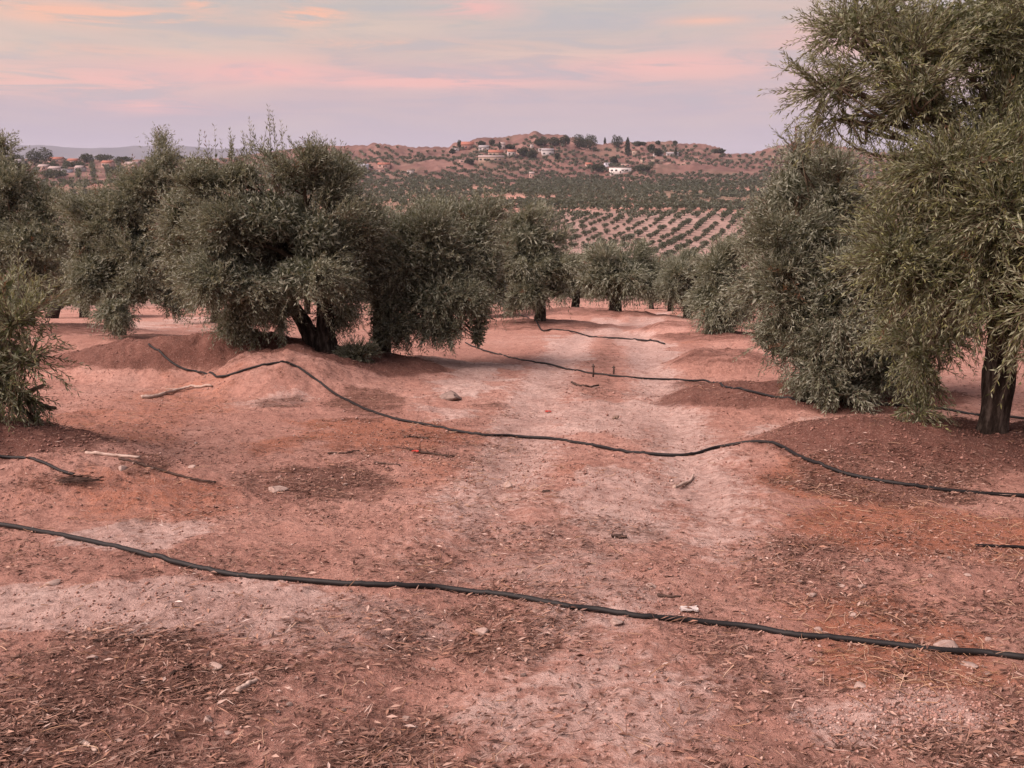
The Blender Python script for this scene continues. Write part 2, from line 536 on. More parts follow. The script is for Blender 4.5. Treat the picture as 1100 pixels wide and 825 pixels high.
# ------------------------------------------------------------------ ground sheet
def build_ground():
    rr = [.35]
    while rr[-1] < 13000:
        r = rr[-1]
        rr.append(r * (1 + (.0055 if r < 14 else .009 if r < 30 else .014 if r < 250 else .007 if r < 1300 else .06)))
    rr = np.array(rr)
    ang = np.concatenate([np.linspace(-38, 38, 600), np.linspace(38, 322, 110)[1:-1]])
    ang = np.radians(ang)
    nr, na = len(rr), len(ang)
    R, A = np.meshgrid(rr, ang, indexing='ij')
    X = (R * np.sin(A)).ravel(); Y = (R * np.cos(A)).ravel()
    Z = ground_z(X, Y)
    V = np.stack([X, Y, Z], 1)
    V = np.vstack([V, [[0, 0, ground_z(np.array([0.]), np.array([0.]))[0]]]])
    i = np.arange(nr - 1)[:, None] * na; j = np.arange(na)[None, :]; j2 = (j + 1) % na
    F = np.stack([i + j, i + na + j, i + na + j2, i + j2], -1).reshape(-1, 4)
    # centre fan
    jj = np.arange(0, na, 2)
    ctr = len(V) - 1
    fan = np.stack([np.full(len(jj), ctr), jj, (jj + 1) % na, (jj + 2) % na], -1)
    F = np.vstack([F, fan])
    X, Y = V[:, 0], V[:, 1]
    r = np.hypot(X, Y)
    at_ = soil_attrs(X, Y)
    at_['field'] = sstep(90, 200, r) * (1 - sstep(440, 470, r))
    band = sstep(440, 470, r) * (1 - sstep(780, 850, r))
    at_['scrub'] = band * sstep(.35, .7, fbm(X / 60, Y / 60, 91, 3)) * .75
    at_['hillsoil'] = sstep(700, 820, r)
    at_['scrub'] = np.maximum(at_['scrub'], (.3 * sstep(.5, .66, fbm(X / 34, Y / 60, 93, 5, .62)) * sstep(800, 860, r)))
    me = mesh_np('ground', V, F, M_SOIL, True, at_)
    o = link('ground', me); tag(o, kind='structure')
    return o


build_ground()


def build_mountains():
    """blue range beyond the valley"""
    parts = []
    for k, (D, prof, seed) in enumerate([
        (8200, [(-900, 176), (-500, 165), (-200, 160), (0, 157), (60, 157), (100, 161), (130, 161), (160, 158.5), (210, 158), (300, 164), (420, 172), (560, 178)], 3),
        (9000, [(560, 178), (700, 170), (800, 164), (900, 163), (1100, 160), (1400, 162), (2000, 172)], 8)]):
        us = np.linspace(prof[0][0], prof[-1][0], 260)
        vs = np.interp(us, [p[0] for p in prof], [p[1] for p in prof])
        crest = (200 - vs + (fbm(us / 26, us * 0, seed, 4) - .5) * 5) / FPX * D
        ts = np.linspace(-1, 1, 25)
        V = np.zeros((len(us), len(ts), 3))
        for i, t in enumerate(ts):
            yy = D + t * 1500
            V[:, i, 0] = (us - CU) / FPX * D * 1.0
            V[:, i, 1] = yy
            sh = (1 - abs(t)) ** 1.1
            V[:, i, 2] = EYE - 60 + (crest + 60) * sh * (1 + .35 * (fbm(us / 18 + 3, np.full_like(us, t * 4), seed + 2, 4) - .5) * (1 - sh))
        n, m = len(us), len(ts)
        i = np.arange(n - 1)[:, None] * m; j = np.arange(m - 1)[None, :]
        F = np.stack([i + j, i + m + j, i + m + j + 1, i + j + 1], -1).reshape(-1, 4)
        parts.append((V.reshape(-1, 3), F))
    V, F = merge(parts)
    mat = mat_noise('mountain_rock', [(.3, (.045, .05, .06)), (.7, (.10, .095, .10))], .004, .95, .05)
    tag(link('mountains', mesh_np('mountains', V, F, mat, True)), kind='structure')


build_mountains()


# ------------------------------------------------------------------ foliage
def leaf_quads(base, d, L, w, rng, fold=0.):
    side = norm(np.cross(d, rng.normal(size=d.shape)))
    L = L[:, None]; w = w[:, None]
    mid = base + d * L * .48
    V = np.stack([base, mid + side * w * .5, base + d * L, mid - side * w * .5], 1)
    return V.reshape(-1, 3)


def quads(n):
    return np.arange(n * 4).reshape(n, 4)


def make_crown(rng, clumps, ntw, K=9, leaf=(.055, .085), tw=(.25, .5), holes=.44, fill=.12, shoots=(), stems=True, dead=.015, nscale=2.0, wratio=.175, mess=1.):
    """clumps: list of (centre, radii, weight, bias) with bias >0 rising, <0 drooping; twigs with leaf pairs. -> leaves V,F,tint ; stems V,F"""
    C = np.array([c[0] for c in clumps]); R = np.array([c[1] for c in clumps])
    W = np.array([c[2] * (c[1][0] * c[1][1] * c[1][2]) ** .7 for c in clumps]); B = np.array([c[3] for c in clumps])
    n = int(ntw * 2.6)
    # branch-end tufts: each clump carries several, and twigs radiate from them
    NS = 7
    so = norm(rng.normal(size=(len(C), NS, 3)))
    srad = rng.uniform(.35, 1.08, (len(C), NS, 1))
    SC = C[:, None, :] + so * R[:, None, :] * srad
    ci = rng.choice(len(C), n, p=W / W.sum())
    si = rng.integers(0, NS, n)
    tuft = rng.random(n) < .88
    sig = np.minimum(R.mean(1)[ci] * .36, tw[1] * .42)[:, None]
    q_ = norm(rng.normal(size=(n, 3))) * (rng.random(n) ** .5)[:, None]
    pt = SC[ci, si] + q_ * sig * np.array([1, 1, .8])
    ou = norm(rng.normal(size=(n, 3)))
    pu = C[ci] + ou * R[ci] * (rng.random(n) ** .4)[:, None]
    p = np.where(tuft[:, None], pt, pu)
    o = np.where(tuft[:, None], norm(so[ci, si] * .75 + q_ * .8), ou)
    nv = n3(p[:, 0] * nscale + 50, p[:, 1] * nscale + 50, p[:, 2] * nscale + 50, 7) * .65 + .35 * n3(p[:, 0] * nscale * 2.3 + 50, p[:, 1] * nscale * 2.3, p[:, 2] * nscale * 2.3, 9)
    keep = np.where(nv > holes + .02)[0][:ntw]
    p, o, ci = p[keep], o[keep], ci[keep]
    n = len(p)
    up = np.array([0, 0, 1.])
    q = p * 1.5 + 60
    fld = np.stack([n3(q[:, 0], q[:, 1], q[:, 2], 13 + 7 * k) for k in range(3)], 1) - .5
    d = o * .8 + up * (B[ci] + .15)[:, None] + fld * 1.1 / mess + rng.normal(size=(n, 3)) * .22 * mess
    d = norm(d)
    L = rng.uniform(*tw, n) * np.where(B[ci] < -.2, .72, 1.)
    sag = np.where(B[ci] < 0, .55, .22) * rng.uniform(.3, 1.3, n)
    if len(shoots):
        S = np.array([s[0] for s in shoots]); SL = np.array([s[1] for s in shoots])
        p = np.vstack([p, S]); L = np.concatenate([L, SL])
        d = np.vstack([d, norm(np.array([0, 0, 1.]) + rng.normal(size=S.shape) * .16)])
        sag = np.concatenate([sag, np.full(len(S), .03)])
        n = len(p)
    a = norm(np.cross(d, rng.normal(size=d.shape)))
    bq = norm(np.cross(d, a))
    ttint = np.clip(rng.normal(.46, .2, n), .02, .9)
    isd = rng.random(n) < dead * (.5 if dead < .5 else 1)
    Ks = K
    t = (np.arange(Ks) + .6) / Ks
    pos = p[:, None, :] + d[:, None, :] * (L[:, None] * t[None, :])[..., None] - up * (sag[:, None] * (L[:, None] * t[None, :]) ** 2 * 1.6)[..., None]
    tan = norm(d[:, None, :] - up * (2 * sag[:, None] * L[:, None] * t[None, :] * 1.6)[..., None])
    e = np.where((np.arange(Ks) % 2 == 0)[None, :, None], a[:, None, :], bq[:, None, :])
    parts = []
    for sgn in (-1, 1):
        ld = norm(tan * 1.0 + sgn * e * .5 * mess ** .6 + rng.normal(size=pos.shape) * .15 * mess)
        parts.append(ld)
    LD = np.stack(parts, 2)                               # n, K, 2, 3
    BP = np.repeat(pos[:, :, None, :], 2, 2)
    LL = rng.uniform(*leaf, LD.shape[:3]) * np.sqrt(1.05 - .55 * t ** 2)[None, :, None]
    TT = np.repeat(np.repeat(ttint[:, None, None], Ks, 1), 2, 2) + rng.normal(0, .1, LD.shape[:3]) + .1 * (t[None, :, None] - .4)
    TT = np.clip(TT, 0, .93); TT[isd] = 1.
    BP = BP.reshape(-1, 3); LD = LD.reshape(-1, 3); LL = LL.ravel(); TT = TT.ravel()
    V = leaf_quads(BP, LD, LL, LL * wratio * rng.uniform(.8, 1.2, len(LL)), rng)
    T = np.repeat(TT, 4)
    if fill > 0:                                          # larger leaves in the darker tints, filling the inside of the crown
        nf = int(len(LL) * fill)
        cf = rng.choice(len(C), nf, p=W / W.sum())
        pf = C[cf] + norm(rng.normal(size=(nf, 3))) * R[cf] * (rng.random(nf) ** .5 * .72)[:, None]
        df = norm(rng.normal(size=(nf, 3)))
        Lf = rng.uniform(leaf[0] * 1.0, leaf[1] * 1.35, nf)
        V = np.vstack([V, leaf_quads(pf, df, Lf, Lf * .26, rng)])
        T = np.concatenate([T, np.repeat(rng.uniform(.05, .4, nf), 4)])
    F = quads(len(V) // 4)
    st = None
    if stems:
        k3 = np.linspace(0, .97, 4)
        sp = p[:, None, :] + d[:, None, :] * (L[:, None] * k3[None, :])[..., None] - up * (sag[:, None] * (L[:, None] * k3[None, :]) ** 2 * 1.6)[..., None]
        sr = (.0032 * (1 - .75 * k3))[None, :, None] * np.ones((n, 1, 1))
        ring = np.stack([a, -a * .5 + bq * .87, -a * .5 - bq * .87], 1)     # n,3,3
        SV = sp[:, :, None, :] + sr[..., None] * ring[:, None, :, :]
        SV = SV.reshape(-1, 3)
        bi = (np.arange(n) * 12)[:, None, None]; s_ = (np.arange(3) * 3)[None, :, None]; j = np.arange(3)[None, None, :]; j2 = (j + 1) % 3
        SF = np.stack([bi + s_ + j, bi + s_ + j2, bi + s_ + 3 + j2, bi + s_ + 3 + j], -1).reshape(-1, 4)
        st = (SV, SF)
    return V, F, T, st


SHRINK_NEAR = .12


def px_clumps(D, spec):
    """(u, v, ru, rv, dD, depth_radius_m, weight, bias) in photo pixels at distance D + dD"""
    out = []
    for (u, v, ru, rv, dD, rd, w, bias) in spec:
        DD = D + dD
        c = at(u, v, DD); k = mpp(DD)
        sh = SHRINK_NEAR if D < 16 else .16
        f = lambda r: max(r - sh, r * .42)
        out.append((c, (f(ru * k), f(rd), f(rv * k)), w, bias))
    return out


def px_shoots(D, spec):
    out = []
    for (u, vtip, vbase, dD) in spec:
        b = at(u, vbase, D + dD); t = at(u, vtip, D + dD)
        out.append((b, float(t[2] - b[2])))
    return out


def limbs(rng, fork, clumps, r0=.06, sub=5):
    parts = []
    for (c, R, w, bias) in clumps:
        if bias <= -.8: continue
        c = np.array(c)
        f = fork + rng.normal(size=3) * .03
        ln = np.linalg.norm(c - f)
        m = (f + c) / 2 + np.array([0, 0, .16 * ln + .1]) + rng.normal(size=3) * .06 * ln
        pts = bez(f, m, c, 9) + np.vstack([np.zeros(3), rng.normal(size=(7, 3)) * .018 * ln, np.zeros(3)])
        parts.append(tube(pts, np.linspace(r0 * rng.uniform(.7, 1.05), .012, 9), 7, .12, int(rng.integers(99))))
        for _ in range(sub):
            s = pts[int(rng.integers(4, 9))]
            e = c + norm(rng.normal(size=3)) * np.array(R) * rng.uniform(.5, .9)
            m2 = (s + e) / 2 + rng.normal(size=3) * .1
            parts.append(tube(bez(s, m2, e, 6), np.linspace(.014, .004, 6), 5, .1))
    return merge(parts)


def trunk_mesh(base, fork, r0, r1, seed=0, stems=None, n=16):
    parts = []
    for (b0, f0, a, c) in (stems or [(base, fork, r0, r1)]):
        b0 = np.array(b0, float); f0 = np.array(f0, float)
        m = (b0 + f0) / 2 + np.array([.04, .02, 0]) * np.linalg.norm(f0 - b0)
        pts = bez(b0 - np.array([0, 0, .15]), m, f0, n)
        t = np.linspace(0, 1, n)
        rad = c + (a - c) * (1 - t) ** .8 + a * .3 * np.exp(-(t / .1) ** 1.5)
        parts.append(tube(pts, rad, 26, .26, seed))
    return merge(parts)


def olive_tree(seed, u, D, spec, label, ntw, leafmat=None, trunk=(.11, .07, .9), shoots=(), stems2=None, group='olive trees of the near grove',
               lean=(0, 0), sub=5, rlimb=.05, fork_uv=None, **kw):
    rng = np.random.default_rng(seed)
    x = upx(u, D); zb = gz(x, D)
    b = np.array([x, D, zb])
    cl = px_clumps(D, spec)
    fork = b + np.array([lean[0], lean[1], trunk[2]])
    root = empty('olive_tree', b)
    tag(root, label, 'olive tree', group)
    tstems = None
    if stems2:
        tstems = [(b + np.array(s[0]), b + np.array(s[1]), s[2], s[3]) for s in stems2]
        fork = b + np.array(stems2[0][1])
    V, F = trunk_mesh(b, fork, trunk[0], trunk[1], seed, tstems)
    link('trunk', mesh_np('trunk', V - b, F, M_BARK, True), root)
    lv, lf = limbs(rng, fork, cl, rlimb, sub)
    cv, cf, ct, st = make_crown(rng, cl, ntw, shoots=px_shoots(D, shoots), **kw)
    if st is not None:
        lv, lf = merge([(lv, lf), st])
    link('branches', mesh_np('branches', lv - b, lf, M_TWIG), root)
    link('crown', mesh_np('crown', cv - b, cf, leafmat or M_LEAF, False, {'tint': ct}), root)
    return root


# --- right-hand near tree -------------------------------------------------
R1 = [
    (985, 445, 13, 26, .0, .18, .9, -.9),
    # airy top against the sky
    (915, 30, 42, 42, .1, .45, .9, .25), (955, 70, 56, 42, .0, .5, 1.0, .1), (1030, 28, 74, 52, .1, .65, 1.0, .2), (1005, 165, 52, 30, -.1, .5, 1.2, 0), (1060, 175, 60, 34, -.2, .5, 1.1, 0), (960, 190, 34, 24, -.1, .4, .9, .1), (1020, 178, 58, 26, -.5, .35, 1.2, -.1), (1085, 165, 50, 34, -.5, .4, 1.1, -.1), (985, 95, 50, 34, -.25, .35, .9, 0), (890, 95, 36, 26, .0, .3, .75, .0),
    (1090, 80, 66, 52, .2, .6, 1.0, .1), (1000, 122, 66, 32, .0, .45, 1.0, -.1), (905, 128, 42, 22, .1, .3, .55, -.25), (940, 15, 45, 40, .3, .4, .8, .3),
    (1180, 30, 110, 110, .3, 1.0, .9, .2), (1070, 140, 70, 45, .0, .6, 1.1, .0),
    # middle
    (1010, 215, 78, 52, -.3, .6, 1.4, .05), (1075, 215, 70, 65, -.5, .7, 1.3, .0), (970, 265, 48, 45, -.3, .45, 1.3, .1), (1040, 290, 65, 50, -.5, .6, 1.3, -.1),
    (1130, 270, 90, 90, -.4, .9, 1.0, 0), (1000, 310, 50, 40, -.2, .5, 1.2, -.2), (1065, 335, 40, 34, -.4, .45, 1.2, -.3),
    (1200, 200, 120, 120, .5, 1.2, .8, 0), (1130, 180, 90, 80, 1.0, .8, .8, 0),
    # low hanging skirts
    (985, 385, 32, 50, .1, .35, 1.0, -.6), (984, 435, 16, 30, .1, .2, .8, -.9), (1008, 362, 30, 40, .5, .4, 1.0, -.5), (955, 350, 30, 30, .6, .4, .7, -.4),
    (1150, 330, 45, 50, .2, .5, .9, -.3), (1190, 330, 80, 80, -.6, .8, .8, -.3),
]
olive_tree(11, 1061, 7.0, R1, 'large near olive tree with one stout dark trunk standing on a low mound', 10800, M_LEAF_NEAR, (.112, .098, 1.25),
           K=12, leaf=(.036, .062), tw=(.2, .44), holes=.42, fill=.12, wratio=.18, mess=1.25, lean=(.03, .0), sub=8, rlimb=.034, dead=.012)
# foreground sprays of the next tree in the row, its trunk out of frame
RF = [(1112, 255, 42, 40, 0, .25, 1.0, -.05), (1125, 330, 46, 34, 0, .3, 1.0, -.2), (1118, 372, 30, 30, -.05, .2, .8, -.3), (1160, 290, 60, 90, 0, .4, 1.0, -.1), (1230, 250, 90, 140, .1, .6, 1.0, 0), (1310, 230, 100, 180, .2, .8, 1.0, 0)]
olive_tree(12, 1330, 5.6, RF, 'pale green olive sprays hanging into the frame in front of the stout dark trunk', 1500, M_LEAF_NEAR, (.12, .09, .9), K=11, leaf=(.04, .064), tw=(.2, .4), holes=.36, fill=.1, sub=5, rlimb=.04, mess=1.2)

# --- second on the right, reaching the ground -----------------------------
R2 = [(858, 172, 26, 28, .1, .35, 1.0, .45), (845, 205, 36, 36, .0, .4, 1.0, .35), (890, 215, 50, 45, .1, .6, 1.0, .25), (850, 255, 55, 45, -.2, .6, 1.1, .1), (915, 265, 60, 55, .0, .7, 1.1, .1),
      (830, 305, 48, 42, -.3, .55, 1.1, -.05), (885, 320, 62, 52, -.6, .6, 1.2, -.1), (950, 330, 60, 60, -.1, .7, 1.1, -.1), (835, 362, 42, 40, -.3, .5, 1.1, -.4), (880, 385, 50, 40, -.7, .5, 1.2, -.5),
      (900, 418, 42, 27, -.9, .4, 1.1, -.6), (940, 395, 55, 42, -.6, .5, 1.0, -.5), (990, 350, 45, 60, .0, .6, .9, -.3), (860, 425, 22, 20, -.5, .3, .9, -.7), (870, 230, 60, 70, .7, .7, .8, .2), (930, 360, 70, 70, .7, .7, .7, -.2), (1010, 300, 50, 50, .5, .6, .8, 0)]
olive_tree(13, 880, 10.0, R2, 'wide bushy olive tree whose skirts hide its trunk, left of the stout dark trunk', 8800, M_LEAF, (.12, .09, .8),
           shoots=[(852, 128, 165, 0), (838, 140, 180, .1), (866, 142, 175, 0), (880, 150, 190, .1), (905, 160, 195, .1), (828, 160, 200, 0), (846, 136, 176, .1)],
           K=9, leaf=(.044, .07), tw=(.2, .42), holes=.42, fill=.22, dead=.02, wratio=.21, mess=1.5)

# --- big left tree ---------------------------------------------------------
L1 = [(290, 168, 20, 20, .0, .35, .6, .7), (255, 190, 40, 28, .0, .5, 1.1, .55), (322, 192, 42, 28, .1, .5, 1.1, .5), (200, 250, 28, 40, .4, .5, 1.0, .1), (388, 262, 24, 36, .3, .4, 1.0, .1), (355, 202, 32, 36, .2, .5, 1.1, .45), (218, 192, 34, 38, .1, .5, 1.1, .5), (190, 225, 24, 40, .2, .5, 1.0, .3), (380, 232, 24, 34, .2, .4, 1.0, .3),
      (285, 235, 62, 48, -.3, .8, 1.2, .15), (340, 255, 48, 50, -.2, .7, 1.1, .1), (240, 255, 46, 46, -.2, .6, 1.1, .1), (375, 270, 28, 50, .3, .5, .9, .1),
      (265, 305, 52, 42, -.5, .6, 1.1, -.15), (322, 298, 52, 40, -.6, .6, 1.2, -.1), (362, 312, 28, 38, -.1, .5, 1.0, -.25), (258, 342, 26, 26, -.2, .35, 1.0, -.6), (296, 336, 30, 24, -.4, .4, 1.0, -.4), (272, 358, 12, 16, -.3, .2, .8, -.8),
      (215, 290, 28, 40, .2, .5, .9, -.2), (290, 260, 80, 80, .8, .8, .8, .1), (362, 335, 20, 22, .1, .3, .9, -.5), (208, 180, 22, 26, .4, .4, .8, .5)]
olive_tree(14, 343, 11.9, L1, 'broad olive tree with a forked double trunk on the mound at the left', 10500, M_LEAF,
           shoots=[(282, 116, 160, 0), (291, 112, 160, 0), (298, 118, 160, .1), (271, 126, 165, 0), (263, 140, 175, 0), (304, 130, 165, 0), (325, 140, 185, 0), (336, 138, 185, .1), (352, 142, 195, 0), (354, 150, 190, .1),
                   (233, 132, 185, .1), (226, 140, 185, 0), (213, 138, 185, .1), (210, 150, 190, 0), (241, 148, 190, .1), (312, 146, 180, .1), (276, 134, 170, .1), (288, 124, 160, .1), (200, 160, 200, .1), (193, 168, 208, 0), (222, 150, 190, .1), (247, 150, 190, 0), (256, 146, 186, .1), (296, 128, 166, .1), (318, 150, 188, 0), (343, 156, 196, .1), (362, 166, 204, 0), (370, 176, 214, .1), (330, 158, 196, 0), (268, 140, 178, 0)],
           stems2=[((.06, 0, 0), (.1, .05, .75), .14, .09), ((.0, .04, .05), (-.5, .05, .75), .12, .07)], K=9, leaf=(.045, .072), tw=(.2, .42), holes=.43, fill=.25, dead=.02, wratio=.22, mess=1.6)

L2 = [(425, 250, 44, 30, .1, .6, 1.0, .1), (480, 248, 44, 28, .2, .6, 1.0, .12), (395, 265, 26, 36, .1, .5, .9, .05), (515, 250, 32, 36, .1, .5, 1.0, .15), (455, 275, 62, 45, -.3, .7, 1.2, .05), (415, 285, 34, 50, -.2, .5, 1.0, .05), (520, 290, 34, 42, -.1, .5, 1.1, -.1),
      (470, 320, 60, 36, -.5, .6, 1.1, -.25), (410, 340, 24, 40, -.4, .4, 1.1, -.6), (405, 366, 20, 26, -.6, .3, 1.2, -.7), (424, 352, 20, 22, -.6, .3, 1.0, -.6), (440, 345, 30, 24, -.4, .4, 1.0, -.5), (515, 340, 25, 34, -.4, .35, 1.1, -.6), (513, 360, 18, 26, -.5, .3, 1.2, -.7), (478, 348, 30, 22, -.4, .4, 1.0, -.5),
      (460, 270, 70, 60, .7, .8, .8, .1), (538, 310, 15, 30, .1, .3, .8, -.3)]
olive_tree(15, 410, 13.1, L2, 'low spreading olive tree with drooping skirts, right of the forked double trunk', 7400, M_LEAF, (.12, .08, .8),
           shoots=[(440, 206, 232, .1), (470, 208, 232, 0), (500, 214, 236, 0), (415, 210, 238, .1)],
           K=9, leaf=(.046, .074), tw=(.2, .42), holes=.43, fill=.25, dead=.02, wratio=.22, mess=1.6)

L3 = [(545, 262, 22, 34, .2, .8, 1.0, .1), (572, 258, 40, 30, 0, 1.0, 1.0, .15), (555, 285, 32, 30, -.2, .9, 1.0, .0), (590, 290, 28, 30, -.2, .9, 1.0, -.1), (568, 316, 26, 18, -.6, .6, 1.1, -.5), (600, 310, 18, 16, -.2, .5, 1.0, -.4), (608, 290, 14, 20, .1, .5, .9, .1), (560, 240, 22, 20, .3, .6, .9, .3)]
olive_tree(16, 580, 25.0, L3, 'dark rounded olive tree left of the far bend in the track', 3000, M_LEAF, (.15, .1, .9), K=7, leaf=(.1, .15), tw=(.35, .6), holes=.43, fill=.3, stems=False)

L0 = [(108, 232, 36, 42, .1, .8, 1.1, .3), (150, 212, 36, 42, .2, .7, 1.1, .35), (170, 180, 22, 32, .3, .5, 1.0, .45), (190, 215, 24, 36, .3, .6, .9, .3), (85, 262, 20, 34, 0, .5, .8, .1), (108, 290, 34, 34, -.2, .7, 1.1, -.05), (150, 275, 36, 38, -.2, .8, 1.1, .05), (185, 275, 24, 40, .1, .6, 1.0, 0),
      (124, 330, 26, 22, -1.0, .5, 1.3, -.5), (186, 320, 18, 22, -.2, .4, 1.1, -.6), (150, 312, 28, 20, -.4, .5, 1.0, -.4), (95, 312, 20, 22, -.3, .5, 1.0, -.4), (140, 260, 50, 50, .9, .8, .8, .1)]
olive_tree(17, 128, 19.0, L0, 'olive tree with a ragged pointed top, left of the forked double trunk', 5600, M_LEAF, (.13, .09, .9),
           shoots=[(165, 142, 190, .2), (172, 150, 190, .2), (156, 158, 200, .2), (180, 160, 200, .3), (148, 170, 210, .2), (106, 190, 230, 0), (190, 158, 205, .3)],
           K=8, leaf=(.06, .09), tw=(.26, .5), holes=.43, fill=.3, stems=False, dead=.02, wratio=.23, mess=1.7)

LM = [(0, 160, 14, 26, .4, .5, .9, .5), (12, 182, 22, 22, .3, .6, 1.0, .4), (12, 205, 28, 34, .2, .9, 1.0, .35), (40, 225, 32, 30, .1, .9, 1.0, .25), (-30, 220, 40, 40, .2, 1.0, 1.0, .3), (58, 255, 24, 34, -.1, .7, 1.0, .0), (25, 262, 40, 34, -.2, .9, 1.1, .0), (45, 292, 26, 24, -.2, .7, 1.0, -.4), (-20, 270, 45, 45, 0, 1.0, 1.0, -.1), (4, 180, 12, 30, .4, .4, .8, .5)]
olive_tree(18, 30, 22.0, LM, 'shaded olive tree at the far left edge behind the pale near sprays', 3400, M_LEAF, (.15, .1, .9),
           shoots=[(2, 122, 170, .4), (8, 140, 180, .4), (-4, 135, 180, .4), (15, 160, 200, .4), (22, 175, 205, .2)], K=7, leaf=(.07, .11), tw=(.3, .55), holes=.42, fill=.3, stems=False, wratio=.24, mess=1.7)

LN = [(0, 310, 24, 26, 0, .25, 1.0, .5), (18, 345, 30, 30, -.1, .3, 1.0, .25), (-20, 345, 40, 40, 0, .4, 1.0, .2), (28, 385, 28, 24, -.1, .3, 1.0, .0), (-10, 400, 50, 40, -.1, .4, 1.0, -.2), (20, 425, 26, 20, -.1, .25, .9, -.3), (50, 438, 18, 10, 0, .12, .5, -.1), (-60, 360, 60, 70, .1, .6, 1.0, 0), (-110, 330, 70, 80, .2, .7, 1.0, .1), (40, 455, 12, 8, 0, .1, .5, -.2)]
olive_tree(19, -130, 6.6, LN, 'pale near olive sprays entering at the left edge above the red hump', 1900, M_LEAF_NEAR, (.12, .08, .6),
           shoots=[(20, 258, 310, 0), (12, 272, 320, 0), (36, 292, 350, 0), (-2, 268, 310, 0), (56, 300, 360, .1)], K=11, leaf=(.04, .064), tw=(.18, .38), holes=.38, fill=.15, sub=4, rlimb=.035, mess=1.2)

C1 = [(662, 286, 36, 17, 0, 1.3, 1.0, .15), (635, 296, 24, 20, 0, 1.0, 1.0, 0), (688, 298, 20, 18, 0, 1.0, 1.0, -.1), (660, 299, 32, 14, -.4, 1.1, 1.0, -.1), (634, 304, 16, 9, -.3, .7, 1.0, -.3), (692, 305, 14, 9, -.3, .7, 1.0, -.3)]
olive_tree(20, 660, 34.0, C1, 'round olive tree with clear short trunk on red mound at track end', 3000, M_LEAF, (.22, .16, .9), K=6, leaf=(.12, .2), tw=(.4, .7), holes=.42, fill=.35, stems=False)
C2 = [(622, 284, 18, 17, 0, 1.0, 1.0, .1), (616, 302, 20, 16, -.2, .9, 1.0, -.2), (630, 305, 14, 14, .2, .8, 1.0, -.3)]
olive_tree(21, 618, 39.0, C2, 'small olive tree tucked in behind the round clear trunked tree', 1500, M_LEAF, (.16, .12, .9), K=6, leaf=(.12, .2), tw=(.4, .7), holes=.42, fill=.35, stems=False)
R3 = [(775, 288, 24, 26, 0, .7, 1.0, .2), (768, 320, 24, 26, -.2, .6, 1.0, -.1), (788, 318, 22, 32, 0, .6, 1.0, -.1), (778, 350, 20, 22, -.2, .5, 1.0, -.5), (755, 312, 14, 22, .2, .4, .9, 0)]
olive_tree(22, 778, 19.0, R3, 'slim olive tree peeping out behind the wide bushy tree on the right', 2600, M_LEAF, (.12, .09, .8), shoots=[(770, 255, 285, 0), (782, 250, 285, 0)], K=7, leaf=(.08, .12), tw=(.3, .5), holes=.42, fill=.3, stems=False)
R4 = [(735, 292, 24, 18, 0, .9, 1.0, .1), (726, 306, 18, 14, -.2, .7, 1.0, -.2), (750, 306, 16, 18, 0, .7, 1.0, -.2), (738, 314, 16, 8, 0, .6, 1.0, -.4)]
olive_tree(23, 738, 33.0, R4, 'olive tree right of the far bend in the track, behind the slim tree', 2000, M_LEAF, (.15, .11, .8), K=6, leaf=(.11, .17), tw=(.35, .6), holes=.42, fill=.35, stems=False)


# --- archetypes for the rest of the grove and the far field ----------------
def archetype(seed, R=1.75, H=3.1, ntw=2200, K=6, leaf=(.10, .17), mat=None):
    rng = np.random.default_rng(seed)
    cl = []
    for k in range(9):
        a = k / 9 * 2 * math.pi + rng.uniform(-.3, .3); q = R * rng.uniform(.35, .62)
        cl.append((np.array([math.cos(a) * q, math.sin(a) * q, H * rng.uniform(.42, .66)]), (R * .48, R * .48, H * .26), 1., rng.uniform(-.3, .2)))
    cl.append((np.array([0, 0, H * .72]), (R * .5, R * .5, H * .27), 1.1, .35))
    fork = np.array([.05, 0, .8])
    tv, tf = trunk_mesh(np.zeros(3), fork, .16, .11, seed)
    lv, lf = limbs(rng, fork, cl, .06, 3)
    V, F, T, _ = make_crown(rng, cl, ntw, K=K, leaf=leaf, tw=(.35, .6), holes=.43, fill=.3, stems=False, dead=.015, nscale=1.6, wratio=.22)
    return (mesh_np('trunk', tv, tf, M_BARK, True), mesh_np('branches', lv, lf, M_TWIG), mesh_np('crown', V, F, mat or M_LEAF, False, {'tint': T}))


ARCH = [archetype(100 + k) for k in range(3)]
rngg = np.random.default_rng(5)
behind = [(232, 30, 'olive tree showing between the ragged tree and the broad forked tree'), (415, 27, 'pale topped olive tree rising behind the low spreading tree'),
          (520, 36, 'olive tree behind the dark rounded tree at the hose end'), (90, 36, 'olive tree behind the ragged pointed tree'),
          (470, 45, 'hazy olive tree top over the low spreading tree'), (330, 40, 'olive tree hidden behind the broad forked tree'), (720, 48, 'olive tree beyond the far bend in the track'), (700, 62, 'olive tree farther down the slope beyond the bend'),
          (560, 50, 'olive tree down the slope behind the dark rounded tree'), (985, 34, 'olive tree far behind the stout dark trunk')]
for i, (u, D, lab) in enumerate(behind):
    x = upx(u, D)
    root = empty('olive_tree', (x, D, gz(x, D) - .03), rngg.uniform(0, 6.28))
    s = rngg.uniform(.95, 1.12) * (1.0 if D < 40 else .95)
    root.scale = (s, s, s * rngg.uniform(.93, 1.08))
    tag(root, lab, 'olive tree', 'olive trees of the near grove')
    a = ARCH[i % 3]
    link('trunk', a[0], root); link('branches', a[1], root); link('crown', a[2], root)


